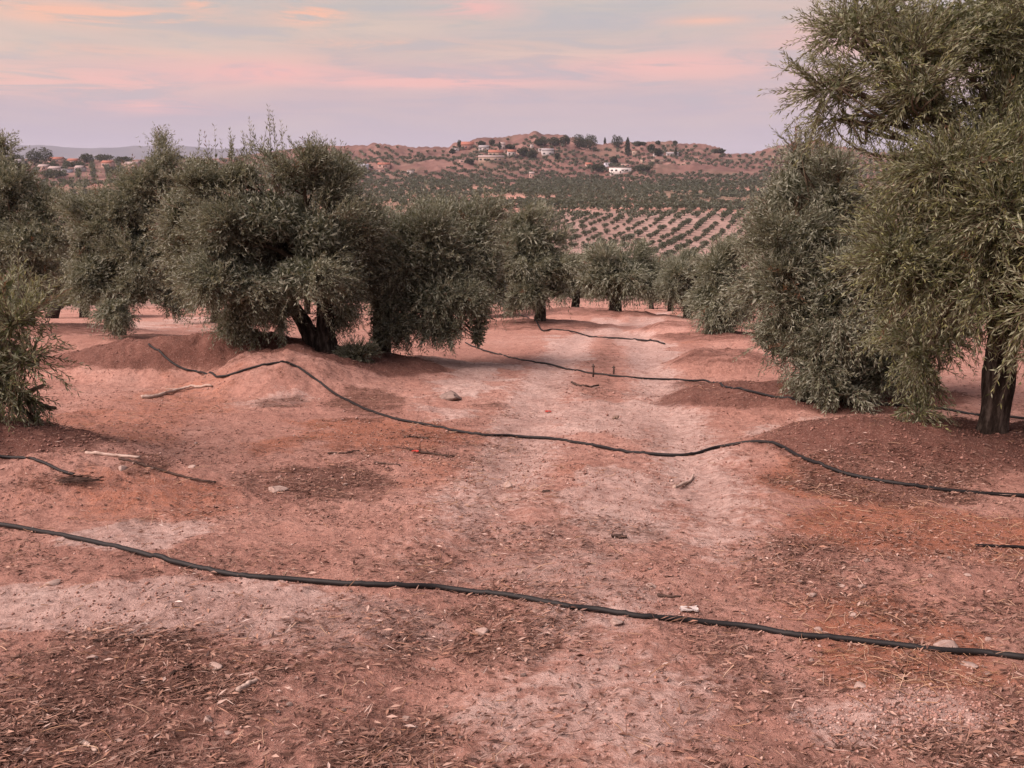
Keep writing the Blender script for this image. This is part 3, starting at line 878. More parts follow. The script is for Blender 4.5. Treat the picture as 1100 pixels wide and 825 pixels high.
# far trees: one mesh each (a handful of pixels)
def far_mesh(seed, R=1.75, H=2.7, n=420):
    rng = np.random.default_rng(seed)
    tv, tf = tube(np.array([[0, 0, -.3], [.02, 0, .5], [.06, .02, 1.2]]), [.2, .15, .12], 6)
    o = norm(rng.normal(size=(n, 3))); rad = rng.random(n) ** .4
    lob = 1 + .28 * (2 * n3(o[:, 0] * 2 + 9, o[:, 1] * 2 + 9, o[:, 2] * 2 + 9, seed) - 1)
    p = o * np.array([R, R, H * .42]) * (rad * lob)[:, None] + np.array([0, 0, H * .58])
    d = norm(o * .7 + rng.normal(size=(n, 3)) * .6 + np.array([0, 0, .2]))
    L = rng.uniform(.35, .7, n)
    V = leaf_quads(p - d * L[:, None] * .5, d, L, L * .55, rng)
    T = np.repeat(np.clip(rng.normal(.42, .22, n), 0, .93), 4)
    F = quads(n)
    return V, F, T, (tv, tf)


FARM = []
for k in range(5):
    V, F, T, (tv, tf) = far_mesh(300 + k)
    FARM.append((mesh_np('crown', V, F, M_LEAF_FAR, False, {'tint': T}), mesh_np('trunk', tv, tf, M_BARK)))

rngf = np.random.default_rng(77)
cand = []
ca, sa = math.cos(math.radians(-14)), math.sin(math.radians(-14))
for i in range(-40, 60):
    for j in range(0, 60):
        a = i * 6.3 + rngf.normal(0, .35); b = 250 + j * 6.4 + rngf.normal(0, .5)
        x = a * ca - (b - 350) * sa * -1 * -1; y = 350 + (b - 350) * ca + a * sa * .25
        x = a + (b - 350) * .34; y = b + a * .1
        r = math.hypot(x, y)
        u = CU + FPX * x / y
        if 268 < r < 442 and 568 < u < 835 and rngf.random() > .1:
            cand.append((x, y, r))
cand.sort(key=lambda c: c[2])
print('field trees', len(cand))
cand_ind, cand_rest = cand[:272], cand[272:]
for i, (x, y, r) in enumerate(cand_ind):
    o = empty('olive_tree', (x, y, gz(x, y))); link('crown', FARM[i % 5][0], o); link('trunk', FARM[i % 5][1], o)
    s = rngf.uniform(.42, .9); o.scale = (s, s, s * rngf.uniform(.9, 1.1)); o.rotation_euler = (0, 0, rngf.uniform(0, 6.28))
    tag(o, 'small round olive tree in the pale striped field across the valley', 'olive tree', 'olive trees in the pale field across the valley')

# the rest of the valley: one mass
def far_grove():
    rng = np.random.default_rng(78)
    pts = [(x, y, 1.0) for (x, y, r) in cand_rest]
    # slope below the near grove and the left part of the striped field
    for i in range(-90, 90):
        for j in range(0, 60):
            x = i * 7.6 + rng.normal(0, .6); y = 70 + j * 7.0 + rng.normal(0, .6)
            x += (y - 350) * .42
            r = math.hypot(x, y); u = CU + FPX * x / max(y, 1)
            if y < 55 or r > 442 or not (-250 < u < 1350): continue
            if r > 262 and 564 < u < 838: continue
            if rng.random() < .12: continue
            if r < 110 and abs(u - 690) < 90: continue
            pts.append((x, y, 1.0))
    # dense band across the valley
    for i in range(-140, 140):
        for j in range(0, 62):
            y = 450 + j * 6.2 + rng.normal(0, .9); x = i * 6.6 + rng.normal(0, 1.0) + (y - 600) * .35
            r = math.hypot(x, y); u = CU + FPX * x / y
            if r < 446 or r > 815 or not (-120 < u < 1200): continue
            if 770 < u < 850 and 540 < r < 600: continue
            if u < 560 and rng.random() < .35: continue
            pts.append((x, y, 1.15))
    # rows up the red hill
    for i in range(-130, 130):
        for j in range(0, 40):
            y = 815 + j * 8.2 + rng.normal(0, .35); x = i * 12.5 + rng.normal(0, .35) + (y - 900) * -.42
            r = math.hypot(x, y); u = CU + FPX * x / y
            if r < 815 or r > 1120 or not (-120 < u < 1200): continue
            if r > 1050 and rng.random() < .45: continue
            if 700 < u < 810 and 905 < r < 985: continue
            pts.append((x, y, 1.3))
    P = np.array(pts)
    R_ = np.hypot(P[:, 0], P[:, 1])
    gap = (fbm(P[:, 0] / 55, P[:, 1] / 40, 55, 3) > .62) & (R_ > 446) & (R_ < 815) & (rng.random(len(P)) < .85)
    gap |= (R_ > 815) & (fbm(P[:, 0] / 80, P[:, 1] / 80, 58, 3) > .70) & ~((P[:, 0] / P[:, 1]) < -.28)
    P = P[~gap]
    z = ground_z(P[:, 0], P[:, 1])
    # five base clumps with fewer faces
    base = [far_mesh(400 + k, 1.75, 2.7, 70)[:3] for k in range(5)]
    Vs, Fs, Ts, o = [], [], [], 0
    for i in range(len(P)):
        V, F, T = base[i % 5]
        nl = 70 * 4
        s = P[i, 2] * rng.uniform(.8, 1.15)
        V = V[:nl]; F = F[:70]
        cc = V.reshape(-1, 4, 3).mean(1, keepdims=True)
        V = (cc + (V.reshape(-1, 4, 3) - cc) * 2.0).reshape(-1, 3)
        a = rng.uniform(0, 6.28); c_, s_ = math.cos(a), math.sin(a)
        W = np.stack([V[:, 0] * c_ - V[:, 1] * s_, V[:, 0] * s_ + V[:, 1] * c_, V[:, 2]], 1) * s + np.array([P[i, 0], P[i, 1], z[i]])
        Vs.append(W); Fs.append(F + o); Ts.append(np.clip(T[:nl] + rng.normal(0, .06), 0, .93)); o += nl
    V = np.vstack(Vs); F = np.vstack(Fs); T = np.concatenate(Ts)
    print('far grove trees', len(P))
    ob = link('distant_olive_grove', mesh_np('distant_olive_grove', V, F, M_LEAF_FAR, False, {'tint': T}))
    tag(ob, 'olive groves massed over the valley floor and red hillside', None, None, 'stuff')


far_grove()


# ------------------------------------------------------------------ hoses
def ground_line(px, lift, n=14, dense=None):
    P = [unproj(u, v) for (u, v) in px]
    C = catmull(P, n)
    g = ground_z(C[:, 0], C[:, 1])
    zz = g.copy()
    k = 9
    zs = np.convolve(np.pad(zz, k, mode='edge'), np.ones(2 * k + 1) / (2 * k + 1), mode='valid')
    C[:, 2] = np.maximum(zs, zz - .004) + lift
    return C


def hose(name, px, rad, label, mat=None, cat='hose', group='irrigation hoses crossing the grove', n=14):
    C = ground_line(px, rad * .8, n)
    o0 = C[len(C) // 2].copy()
    V, F = tube(C - o0, rad, 10)
    ob = link(name, mesh_np(name, V, F, mat or M_HOSE, True), None, o0)
    tag(ob, label, cat, group)
    return ob


HR = .0125
hose('irrigation_hose', [(-60, 560), (0, 566), (55, 574), (110, 586), (160, 599), (215, 611), (260, 619), (320, 625), (380, 628), (430, 630), (475, 633), (520, 638), (560, 644), (605, 652), (640, 658), (690, 664), (740, 669), (800, 676), (850, 682), (900, 688), (950, 694), (1000, 699), (1050, 704), (1100, 709), (1160, 714)],
     HR, 'thick black hose running right across the bare ground nearest the viewer')
hose('irrigation_hose', [(160, 370), (168, 376), (182, 388), (200, 399), (216, 404), (232, 405), (250, 402), (268, 397), (285, 392), (302, 389), (318, 394), (333, 404), (350, 417), (370, 430), (392, 440), (420, 449), (450, 456), (485, 463), (520, 468), (550, 470), (582, 472), (615, 476), (645, 482), (675, 487), (705, 490), (740, 489), (768, 483), (795, 477), (818, 476), (838, 481), (862, 492), (890, 504), (920, 513), (960, 520), (1000, 525), (1050, 531), (1100, 535), (1160, 540)],
     HR, 'long black hose looping over the left mound and the mound of the stout trunk')
hose('irrigation_hose', [(500, 371), (526, 379), (560, 387), (590, 393), (620, 398), (650, 403), (680, 406), (705, 409), (735, 409), (755, 412), (780, 416), (806, 422), (850, 428), (900, 432), (960, 437), (1010, 440), (1050, 446), (1100, 452), (1140, 456)],
     HR, 'black hose passing the two short stakes on the track')
hose('irrigation_hose', [(557, 338), (566, 342), (578, 349), (595, 354), (615, 358), (640, 362), (665, 364), (690, 367), (714, 370)],
     .017, 'thin dark hose crossing the track near the round tree')
hose('irrigation_hose', [(-40, 490), (0, 492), (22, 493), (45, 498), (62, 505), (80, 511)], .0095, 'short dark hose end emerging from the red hump at the left')
hose('irrigation_hose', [(1048, 587), (1075, 588), (1100, 590), (1150, 593)], .008, 'short length of thin black hose below the mound at the right edge')


# ------------------------------------------------------------------ sticks, stakes, stones
def stick(name, px, r0, r1, label, mat, cat='branch', group=None, lift=None, n=8, twigs=0, seed=0):
    C = ground_line(px, (lift if lift is not None else r0 * .6), n)
    rng = np.random.default_rng(seed)
    C[:, 2] += np.abs(rng.normal(0, r0 * .3, len(C)))
    o0 = C[0].copy()
    parts = [tube(C - o0, np.linspace(r0, r1, len(C)), 7, .15, seed)]
    for k in range(twigs):
        i = int(rng.integers(2, len(C) - 1))
        s = C[i] - o0; e = s + np.array([rng.normal(0, .12), rng.normal(0, .09), abs(rng.normal(0, .035)) + .01])
        parts.append(tube(bez(s, (s + e) / 2 + rng.normal(size=3) * .02, e, 5), np.linspace(r1 * .8, r1 * .3, 5), 5))
    V, F = merge(parts)
    ob = link(name, mesh_np(name, V, F, mat, True), None, o0)
    tag(ob, label, cat, group)


stick('fallen_branch', [(152, 428), (165, 427), (185, 423), (205, 418), (228, 416)], .022, .012, 'pale bent branch lying below the loop of the long hose', M_WOODPALE, seed=1, twigs=2)
stick('fallen_branch', [(92, 487), (120, 490), (150, 493)], .012, .008, 'pale split stick end beside the dark thin rod', M_WOODPALE, seed=2)
stick('fallen_branch', [(128, 494), (150, 499), (175, 507), (205, 515), (232, 520)], .009, .007, 'long straight dark rod on the ground at the left', M_WOODDARK, seed=3)
stick('fallen_branch', [(434, 470), (446, 470), (460, 472)], .01, .006, 'short dark twig bundle just below the long hose', M_WOODDARK, seed=4, twigs=3)
stick('fallen_branch', [(440, 484), (458, 488), (475, 490), (488, 491)], .011, .006, 'dark twiggy branch beside the red scrap', M_WOODDARK, seed=5, twigs=5)
stick('fallen_branch', [(402, 498), (415, 499), (430, 501)], .008, .005, 'thin straight dark twig on smooth red soil', M_WOODDARK, seed=6)
stick('fallen_branch', [(724, 524), (735, 522), (742, 517), (745, 512)], .012, .006, 'curved pale stick at the edge of the track', M_WOODPALE, seed=7)
stick('fallen_branch', [(614, 413), (628, 415), (643, 416)], .014, .01, 'straight dark stick in front of the two short stakes', M_WOODDARK, seed=8)
stick('fallen_branch', [(352, 488), (370, 487), (386, 485)], .009, .005, 'slim dark stick between the litter patch and the left mound', M_WOODDARK, seed=9)
stick('fallen_branch', [(100, 690), (130, 687), (165, 683)], .007, .004, 'thin dark stick at the border of pale soil and dark litter', M_WOODDARK, seed=10)
stick('fallen_branch', [(255, 745), (266, 738), (276, 733)], .012, .007, 'short grey stick in the dark litter, lower left', M_WOODPALE, seed=11)
stick('fallen_branch', [(84, 797), (95, 803), (104, 809)], .008, .005, 'short orange tan stick in the litter at the lower left corner', M_WOODPALE, seed=12)
stick('fallen_branch', [(706, 641), (718, 642), (731, 642)], .007, .004, 'small dark twig above the white scrap', M_WOODDARK, seed=13)
stick('fallen_branch', [(183, 727), (195, 720), (206, 715)], .007, .004, 'dark diagonal stick left of the lone stone in litter', M_WOODDARK, seed=14)

for (u, v0, v1, lab) in [(637, 405, 391, 'taller of two thin dark stakes beside the hose on the track'), (659, 402, 393, 'shorter of two thin dark stakes beside the hose on the track')]:
    p = unproj(u, v0); h = (v0 - v1) * mpp(p[1])
    V, F = merge([tube(np.array([[0, 0, -.06], [.004, 0, h * .5], [.0, .004, h]]), [.012, .011, .009], 8),
                  tube(np.array([[-.02, 0, h * .82], [.022, 0, h * .84]]), [.008, .008], 6)])
    tag(link('stake', mesh_np('stake', V, F, M_METAL, True), None, p), lab, 'stake', 'stakes by the hose')


def ico(sub):
    import bmesh
    bm = bmesh.new(); bmesh.ops.create_icosphere(bm, subdivisions=sub, radius=1)
    bm.verts.ensure_lookup_table()
    V = np.array([v.co[:] for v in bm.verts]); F = np.array([[v.index for v in f.verts] for f in bm.faces]); bm.free()
    return V, F


ICO2 = ico(3)


def stone_mesh(seed, sx, sy, sz, mat, ncut=16):
    rng = np.random.default_rng(seed)
    V, F = ICO2[0].copy(), ICO2[1]
    for _ in range(ncut):                                # chop facets off
        nrm = norm(rng.normal(size=3)); dd = rng.uniform(.42, .8)
        t = V @ nrm - dd
        V = V - np.where(t > 0, t, 0)[:, None] * nrm * .95
    V = V * (1 + .05 * (n3(V[:, 0] * 4 + 9, V[:, 1] * 4 + 9, V[:, 2] * 4 + 9, seed)[:, None] - .5))
    return mesh_np('stone', V * np.array([sx, sy, sz]), F, mat, False)


def stone(seed, u, v, wpx, hpx, label, mat=None, group=None, name='stone'):
    p = unproj(u, v + hpx * .4)
    k = mpp(p[1])
    me = stone_mesh(seed, wpx * k * .5, wpx * k * .42, hpx * k * .55, mat or M_STONE)
    o = link(name, me, None, (p[0], p[1] + wpx * k * .2, p[2] + hpx * k * .08)); o.rotation_euler = (0, 0, seed * .37 % .5 - .25)
    tag(o, label, 'stone', group)


S = [(547, 520, 15, 11, 'pale angular stone alone on smooth red track soil'), (296, 525, 28, 10, 'broad flat pale stone in the middle litter patch', ), (370, 519, 10, 6, 'small pale stone right of the broad flat stone'),
     (518, 677, 20, 14, 'pale rounded stone just below the thick near hose, left of centre'), (662, 667, 20, 9, 'pinkish stone touching the underside of the thick near hose'), (917, 659, 12, 9, 'upright pale stone in orange litter above the thick near hose'),
     (57, 624, 20, 12, 'rounded pale stone below the left end of the thick near hose'), (230, 714, 24, 12, 'half buried stone in the dark litter, lower left'), (1022, 696, 44, 10, 'wide flat stone lying behind the thick near hose at the right'),
     (1043, 714, 26, 8, 'flat grey stone in front of the thick near hose at the right'), (924, 736, 18, 8, 'small whitish stone between gravel heap and thick near hose'), (906, 629, 11, 6, 'small pale stone left of two grey stones on the right'), (926, 630, 14, 7, 'grey stone with a dark underside, upper right litter'),
     (872, 638, 16, 8, 'greyish stone on the right just above orange straw'), (932, 601, 10, 7, 'small dark pointed stone highest on the right litter'), (662, 716, 12, 8, 'small grey stone with a dark side, lower centre'), (480, 758, 10, 7, 'small pale stone in the lower middle gravel'),
     (364, 797, 14, 10, 'stone near the bottom edge below the litter'), (436, 771, 13, 8, 'pinkish stone in the lower middle gravel'), (482, 424, 40, 15, 'low grey boulder on whitish soil right of the left mound'), (1040, 700, 10, 6, 'dark stone leaning on the wide flat stone'),
     (98, 705, 16, 7, 'flat pale stone in the upper part of the dark litter'), (222, 772, 18, 8, 'pale stone among dark litter near the lower left'), (245, 786, 14, 8, 'grey stone right of the pale stone among dark litter'), (585, 486, 8, 4, 'tiny stone right of the pale angular stone'),
     (1000, 618, 9, 5, 'tiny pale stone high in the right litter'), (1040, 617, 12, 5, 'tiny flat stone at the far right above the hose'), (1063, 686, 12, 7, 'pale stone above the wide flat stone at the right edge'), (880, 676, 13, 7, 'stone just above the thick near hose right of centre'),
     (700, 629, 16, 5, 'flat whitish stone below the dark bark lump'), (130, 501, 16, 10, 'pale split stone under the dark straight rod'), (205, 500, 12, 6, 'small whitish stone at the left litter strip')]
for i, s in enumerate(S):
    dark = 'dark' in s[4] and 'stone' in s[4] and ('small dark' in s[4] or s[4].startswith('dark'))
    stone(500 + i, s[0], s[1], s[2], s[3], s[4], M_STONEDARK if dark or 'boulder' in s[4] else M_STONE, 'loose stones on the ground')
# unremarkable small stones
rs = np.random.default_rng(9)
small = [stone_mesh(700 + k, .5, .42, .33, M_STONE if k % 3 else M_STONEDARK, 15) for k in range(6)]
for i in range(70):
    u = rs.uniform(5, 1095); v = 470 + 350 * rs.random() ** .8
    p = unproj(u, v)
    s = rs.uniform(3.0, 7.0) * mpp(p[1]) * (1.5 if v > 700 else 1.1)
    o = link('stone', small[i % 6], None, (p[0], p[1], p[2] + s * .06)); o.scale = (s, s, s); o.rotation_euler = (0, 0, rs.uniform(0, 6.28))
    tag(o, 'thumb sized stone scattered on the bare red ground', 'stone', 'thumb sized stones scattered on the ground')

# paper scrap, bark lump, red scraps
def scrap(name, u, v, wpx, hpx, mat, label, cat, seed, flat=.35, n=14):
    p = unproj(u, v); k = mpp(p[1])
    rng = np.random.default_rng(seed)
    gx, gy = np.meshgrid(np.linspace(-1, 1, n), np.linspace(-1, 1, n), indexing='ij')
    w = wpx * k * .5
    h = w * flat * (fbm(gx * 2.1 + seed, gy * 2.1, seed, 3) + .12 - .25 * (gx ** 2 + gy ** 2) * .5)
    edge = 1 + .25 * (n2(gx * 3 + 7, gy * 3, seed) - .5)
    X, Y = gx * w * edge, gy * w * .55 * edge
    up = np.stack([X, Y, h], -1).reshape(-1, 3); dn = up - np.array([0, 0, .003 + w * .04])
    i = np.arange(n - 1)[:, None] * n; j = np.arange(n - 1)[None, :]
    F = np.stack([i + j, i + n + j, i + n + j + 1, i + j + 1], -1).reshape(-1, 4)
    rim = np.concatenate([np.arange(n) * n, (n - 1) * n + np.arange(1, n), (np.arange(n - 1)[::-1]) * n + n - 1, np.arange(1, n - 1)[::-1]])
    r2 = np.roll(rim, -1); N = n * n
    Fs = np.stack([rim, r2, r2 + N, rim + N], -1)
    o = link(name, mesh_np(name, np.vstack([up, dn]), np.vstack([F, F[:, ::-1] + N, Fs]), mat, False), None, p + np.array([0, 0, .006]))
    tag(o, label, cat)


scrap('paper_scrap', 740, 656, 19, 6, M_PAPER, 'crumpled white scrap lying just above the thick near hose', 'litter scrap', 3)
scrap('plastic_scrap', 446, 486, 7, 5, M_RED, 'small red scrap caught in the dark twiggy branch', 'litter scrap', 4, .6)
scrap('plastic_scrap', 589, 443, 6, 4, M_RED, 'tiny red scrap on pale soil in front of the stakes', 'litter scrap', 5, .6)


def lump(name, u, v, wpx, hpx, mat, label, cat, seed):
    p = unproj(u, v + hpx * .4); k = mpp(p[1]); rng = np.random.default_rng(seed)
    w = wpx * k * .5; h = hpx * k * .5
    parts = []
    nq, kr = (60, .13) if 'brush' in name else (7, 1.)
    for q in range(nq):
        a = np.array([rng.uniform(-.9, .4) * w, rng.uniform(-.3, .3) * w, h * rng.uniform(.3, .9)]); e = a + np.array([rng.uniform(.4, 1.1) * w, rng.uniform(-.3, .3) * w, rng.uniform(-.3, .3) * h])
        parts.append(tube(bez(a, (a + e) / 2 + rng.normal(size=3) * h * .2, e, 6), h * kr * rng.uniform(.3, .55), 8, .35, seed + q))
    V, F = merge(parts)
    tag(link(name, mesh_np(name, V, F, mat, False), None, p), label, cat)


lump('bark_lump', 665, 575, 19, 7, M_WOODDARK, 'dark lump of charred bark in the middle of the track', 'bark', 6)
lump('bark_lump', 662, 448, 11, 6, M_WOOD, 'small grey brown clod of bark on pale soil below the stakes', 'bark', 7)
lump('bark_lump', 586, 527, 12, 4, M_WOODDARK, 'small dark bark chip right of the pale angular stone', 'bark', 8)
lump('brush_heap', 80, 514, 50, 10, M_WOODDARK, 'low heap of dark brushwood at the end of the short hose', 'brushwood', 9)


# sawn stump at far left
def stump(u, v, label):
    p = unproj(u, v); k = mpp(p[1])
    V, F = tube(np.array([[-.1, 0, -.1], [-.02, 0, .12], [.05, 0, .3], [.12, -.05, .42]]), np.array([.24, .2, .19, .17]), 16, .25, 5)
    o = link('tree_stump', mesh_np('tree_stump', V, F, M_BARK, True), None, p)
    tag(o, label, 'stump')


stump(58, 342, 'dark leaning stump on pink ground behind the pale near sprays')


def sucker(u, v, D, ru, rv, label, seed, n=260):
    """leafy sucker shoots at a trunk's foot"""
    rng = np.random.default_rng(seed)
    c = at(u, v, D); k = mpp(D)
    x, y = c[0], c[1]; b = np.array([x, y, gz(x, y)])
    cl = [(np.array([x, y, b[2] + rv * k * .9]), (ru * k, ru * k, rv * k), 1., .1)]
    V, F, T, st = make_crown(rng, cl, n, K=7, leaf=(.045, .07), tw=(.1, .2), holes=.3, fill=.3)
    root = empty('olive_sucker', b); tag(root, label, 'shrub')
    link('stems', mesh_np('stems', st[0] - b, st[1], M_TWIG), root)
    link('foliage', mesh_np('foliage', V - b, F, M_LEAF, False, {'tint': T}), root)


sucker(383, 394, 11.7, 11, 8, 'dark round tuft of shoots at the foot of the forked trunk', 3)


# dead drooping sprays of the wide bushy tree (brown)
def dead_sprays():
    rng = np.random.default_rng(31)
    tree = [o for o in bpy.data.objects if o.get('label', '').startswith('wide bushy olive')][0]
    b = np.array(tree.location)
    cl = px_clumps(9.2, [(885, 440, 14, 16, 0, .15, 1, -.9), (845, 428, 10, 10, .2, .12, .8, -.8)])
    V, F, T, st = make_crown(rng, cl, 90, K=8, leaf=(.05, .08), tw=(.15, .3), holes=.2, fill=0, dead=1.0)
    o = link('dead_spray', mesh_np('dead_spray', V - b, F, M_LEAF, False, {'tint': T}), tree)
    o['label'] = 'rusty brown dead sprays hanging under the crown'


dead_sprays()


# ------------------------------------------------------------------ ground litter
def scatter_xy(rng, n, d0, d1, power=1.6):
    """ground positions, denser close to the path's near end"""
    t = rng.random(n)
    e = 1 - power
    D = (d0 ** e + t * (d1 ** e - d0 ** e)) ** (1 / e)
    x = rng.uniform(-1, 1, n) * (D * .62 + .9)
    return x, D


def litter():
    rng = np.random.default_rng(21)
    x, y = scatter_xy(rng, 520000, 1.9, 26, 1.75)
    a = soil_attrs(x, y)
    nz = fbm(x * 2.5, y * 2.5, 64, 4)
    pr = .2 + .85 * a['litter'] + .25 * a['orange'] - .25 * a['pale']
    pr = pr * (.25 + sstep(.34, .66, nz) * 1.1)
    keep = rng.random(len(x)) < pr
    x, y = x[keep], y[keep]; ora = a['orange'][keep]; pal = a['pale'][keep]
    n = len(x)
    z = ground_z(x, y)
    ang = rng.normal(0, .9, n)                             # mostly lying across the slope
    d = np.stack([np.cos(ang), np.sin(ang), rng.normal(0, .16, n)], 1); d = norm(d)
    kind = rng.random(n)
    L = np.where(kind < .78, .012 + .036 * rng.random(n) ** 1.6, rng.uniform(.03, .11, n))
    w = np.where(kind < .72, L * rng.uniform(.16, .32, n), rng.uniform(.002, .0045, n))
    side = norm(np.cross(d, np.array([0, 0, 1.]) + rng.normal(size=(n, 3)) * .35))
    upv = np.cross(side, d)
    base = np.stack([x, y, z + .004 + rng.random(n) * .006], 1)
    hh = (w * rng.uniform(.15, .45, n))[:, None]
    # curled leaf: two quads hinged on the midrib, sharing the rib
    p0 = base; p1 = base + d * L[:, None]; mid = base + d * (L * .5)[:, None]
    a1 = mid + side * (w * .5)[:, None] + upv * hh; a2 = mid - side * (w * .5)[:, None] + upv * hh
    mu = mid + upv * (hh * .1)
    V = np.stack([p0, a1, p1, mu, a2], 1).reshape(-1, 3)
    bi = (np.arange(n) * 5)[:, None]
    F = np.concatenate([bi + np.array([[0, 1, 2, 3]]), bi + np.array([[0, 3, 2, 4]])])
    tint = np.clip(rng.beta(1.6, 1.7, n) * .95 + .12 * pal - .05, 0, 1)
    o = link('leaf_litter', mesh_np('leaf_litter', V, F, M_LITTER, False, {'tint': np.repeat(tint, 5)}))
    tag(o, 'dry olive leaves and twigs strewn over the red soil', None, None, 'stuff')
    print('litter', n)


litter()


def straw():
    rng = np.random.default_rng(22)
    x, y = scatter_xy(rng, 60000, 2.0, 15, 1.5)
    a = soil_attrs(x, y)
    keep = rng.random(len(x)) < (.02 + .42 * a['orange'] * sstep(.42, .62, fbm(x * 1.7, y * 1.7, 68, 3)))
    x, y = x[keep], y[keep]; n = len(x)
    z = ground_z(x, y)
    ang = rng.uniform(0, 6.28, n)
    d = norm(np.stack([np.cos(ang), np.sin(ang), np.abs(rng.normal(0, .22, n))], 1))
    L = rng.uniform(.03, .10, n)
    parts = []
    b0 = np.stack([x, y, z + .003], 1)
    bend = norm(np.cross(d, rng.normal(size=(n, 3)))) * (L * .07)[:, None]
    s = norm(np.cross(d, np.array([0, 0, 1.]))) * .0016
    u_ = np.array([0, 0, .0016])
    rows = []
    for t in (0, .35, .7, 1.):
        c = b0 + d * (L * t)[:, None] + bend * (4 * t * (1 - t))
        rows += [c + s, c - s * .5 + u_, c - s * .5 - u_]
    V = np.stack(rows, 1).reshape(-1, 3)
    bi = (np.arange(n) * 12)[:, None, None, None]; k = (np.arange(3) * 3)[None, :, None]; j = np.arange(3)[None, None, :]; j2 = (j + 1) % 3
    q = np.stack([k + j, k + j2, k + 3 + j2, k + 3 + j], -1)
    F = (bi + q).reshape(-1, 4)
    o = link('dry_grass', mesh_np('dry_grass', V, F, M_STRAW, False, {'tint': np.repeat(rng.random(n), 12)}))
    tag(o, 'loose orange straw on the ground', None, None, 'stuff')
    print('straw', n)


straw()


def gravel():
    rng = np.random.default_rng(23)
    x, y = scatter_xy(rng, 380000, 1.9, 18, 1.75)
    # the gravel heap at the lower right
    g0 = unproj(1005, 775)
    hx = g0[0] + rng.normal(0, .22, 2600); hy = g0[1] + rng.normal(0, .11, 2600)
    a = soil_attrs(x, y)
    keep = rng.random(len(x)) < (.09 + .3 * sstep(.5, .72, fbm(x * 1.3, y * 1.3, 66, 3)) + .18 * a['litter'] + .35 * a['moist'])
    x = np.concatenate([x[keep], hx]); y = np.concatenate([y[keep], hy]); n = len(x)
    z = ground_z(x, y)
    r = .0014 + .0068 * rng.random(n) ** 3.6 + .004 * (rng.random(n) < .05)
    r = r * np.where(y > 6, 1.5, 1)
    O = np.array([[1, 0, 0], [0, 1, 0], [-1, 0, 0], [0, -1, 0], [0, 0, .7], [0, 0, -.7]])
    F0 = np.array([[0, 1, 4], [1, 2, 4], [2, 3, 4], [3, 0, 4], [1, 0, 5], [2, 1, 5], [3, 2, 5], [0, 3, 5]])
    V = O[None] * (1 + .5 * (rng.random((n, 6, 1)) - .5)) * r[:, None, None]
    a_ = rng.uniform(0, 6.28, n); c_, s_ = np.cos(a_), np.sin(a_)
    V = np.stack([V[..., 0] * c_[:, None] - V[..., 1] * s_[:, None], V[..., 0] * s_[:, None] + V[..., 1] * c_[:, None], V[..., 2]], -1)
    V = V + np.stack([x, y, z + r * .35], 1)[:, None, :]
    F = (np.arange(n)[:, None, None] * 6 + F0[None]).reshape(-1, 3)
    tint = np.clip(rng.beta(2, 2, n), 0, 1); tint[:len(tint) - 2600] *= (1 - .45 * soil_attrs(x, y)['moist'])[:len(tint) - 2600]; tint[-2600:] = np.clip(rng.beta(2.6, 1.6, 2600), 0, 1)
    o = link('gravel', mesh_np('gravel', V.reshape(-1, 3), F, M_GRAVEL, False, {'tint': np.repeat(tint, 6)}))
    tag(o, 'crumbs of stone and soil over the track', None, None, 'stuff')
    print('gravel', n)


gravel()


# ------------------------------------------------------------------ far hillside: houses and trees
def mat_plain(name, c, rough=.85):
    return mat_noise(name, [(.3, tuple(k * .88 for k in c)), (.7, tuple(min(k * 1.08, 1) for k in c))], .35, rough, .15)


W_WHITE = mat_plain('white_render', (.33, .285, .275)); W_CREAM = mat_plain('ochre_render', (.31, .23, .185)); W_GREY = mat_plain('grey_render', (.36, .33, .33))
W_PINK = mat_plain('pink_render', (.38, .25, .215)); W_BLUE = mat_plain('pale_sheet', (.42, .42, .48)); W_BRIGHT = mat_plain('fresh_whitewash', (.62, .58, .56)); W_RED = mat_plain('brick_red_render', (.21, .11, .09))
R_TILE = mat_plain('clay_tile', (.27, .11, .08)); R_GREY = mat_plain('grey_roof', (.24, .22, .23)); R_PALE = mat_plain('pale_roof', (.29, .23, .22))
M_GLASS, _nt, _out = new_mat('dark_window'); NB(_nt).bsdf(_out, (.03, .032, .04), .15, .5)
M_DOOR = mat_plain('brown_door', (.10, .06, .045))


def box(x0, x1, y0, y1, z0, z1):
    V = np.array([[x0, y0, z0], [x1, y0, z0], [x1, y1, z0], [x0, y1, z0], [x0, y0, z1], [x1, y0, z1], [x1, y1, z1], [x0, y1, z1]], float)
    F = np.array([[0, 3, 2, 1], [4, 5, 6, 7], [0, 1, 5, 4], [1, 2, 6, 5], [2, 3, 7, 6], [3, 0, 4, 7]])
    return V, F


def hill_point(u, D):
    x = (u - CU) / FPX * D * .99
    return np.array([x, D, gz(x, D)])


def find_D(u, v, lo=600, hi=1140):
    """the distance at which the far slope shows at photo row v"""
    D = np.arange(lo, hi, 4.)
    z = ground_z((u - CU) / FPX * D * .99, D) - EYE
    vv = CV + FPX * np.tan(np.arctan2(-z, D) - PITCH)
    k = np.where(vv <= v)[0]
    return float(D[k[0]]) if len(k) else hi


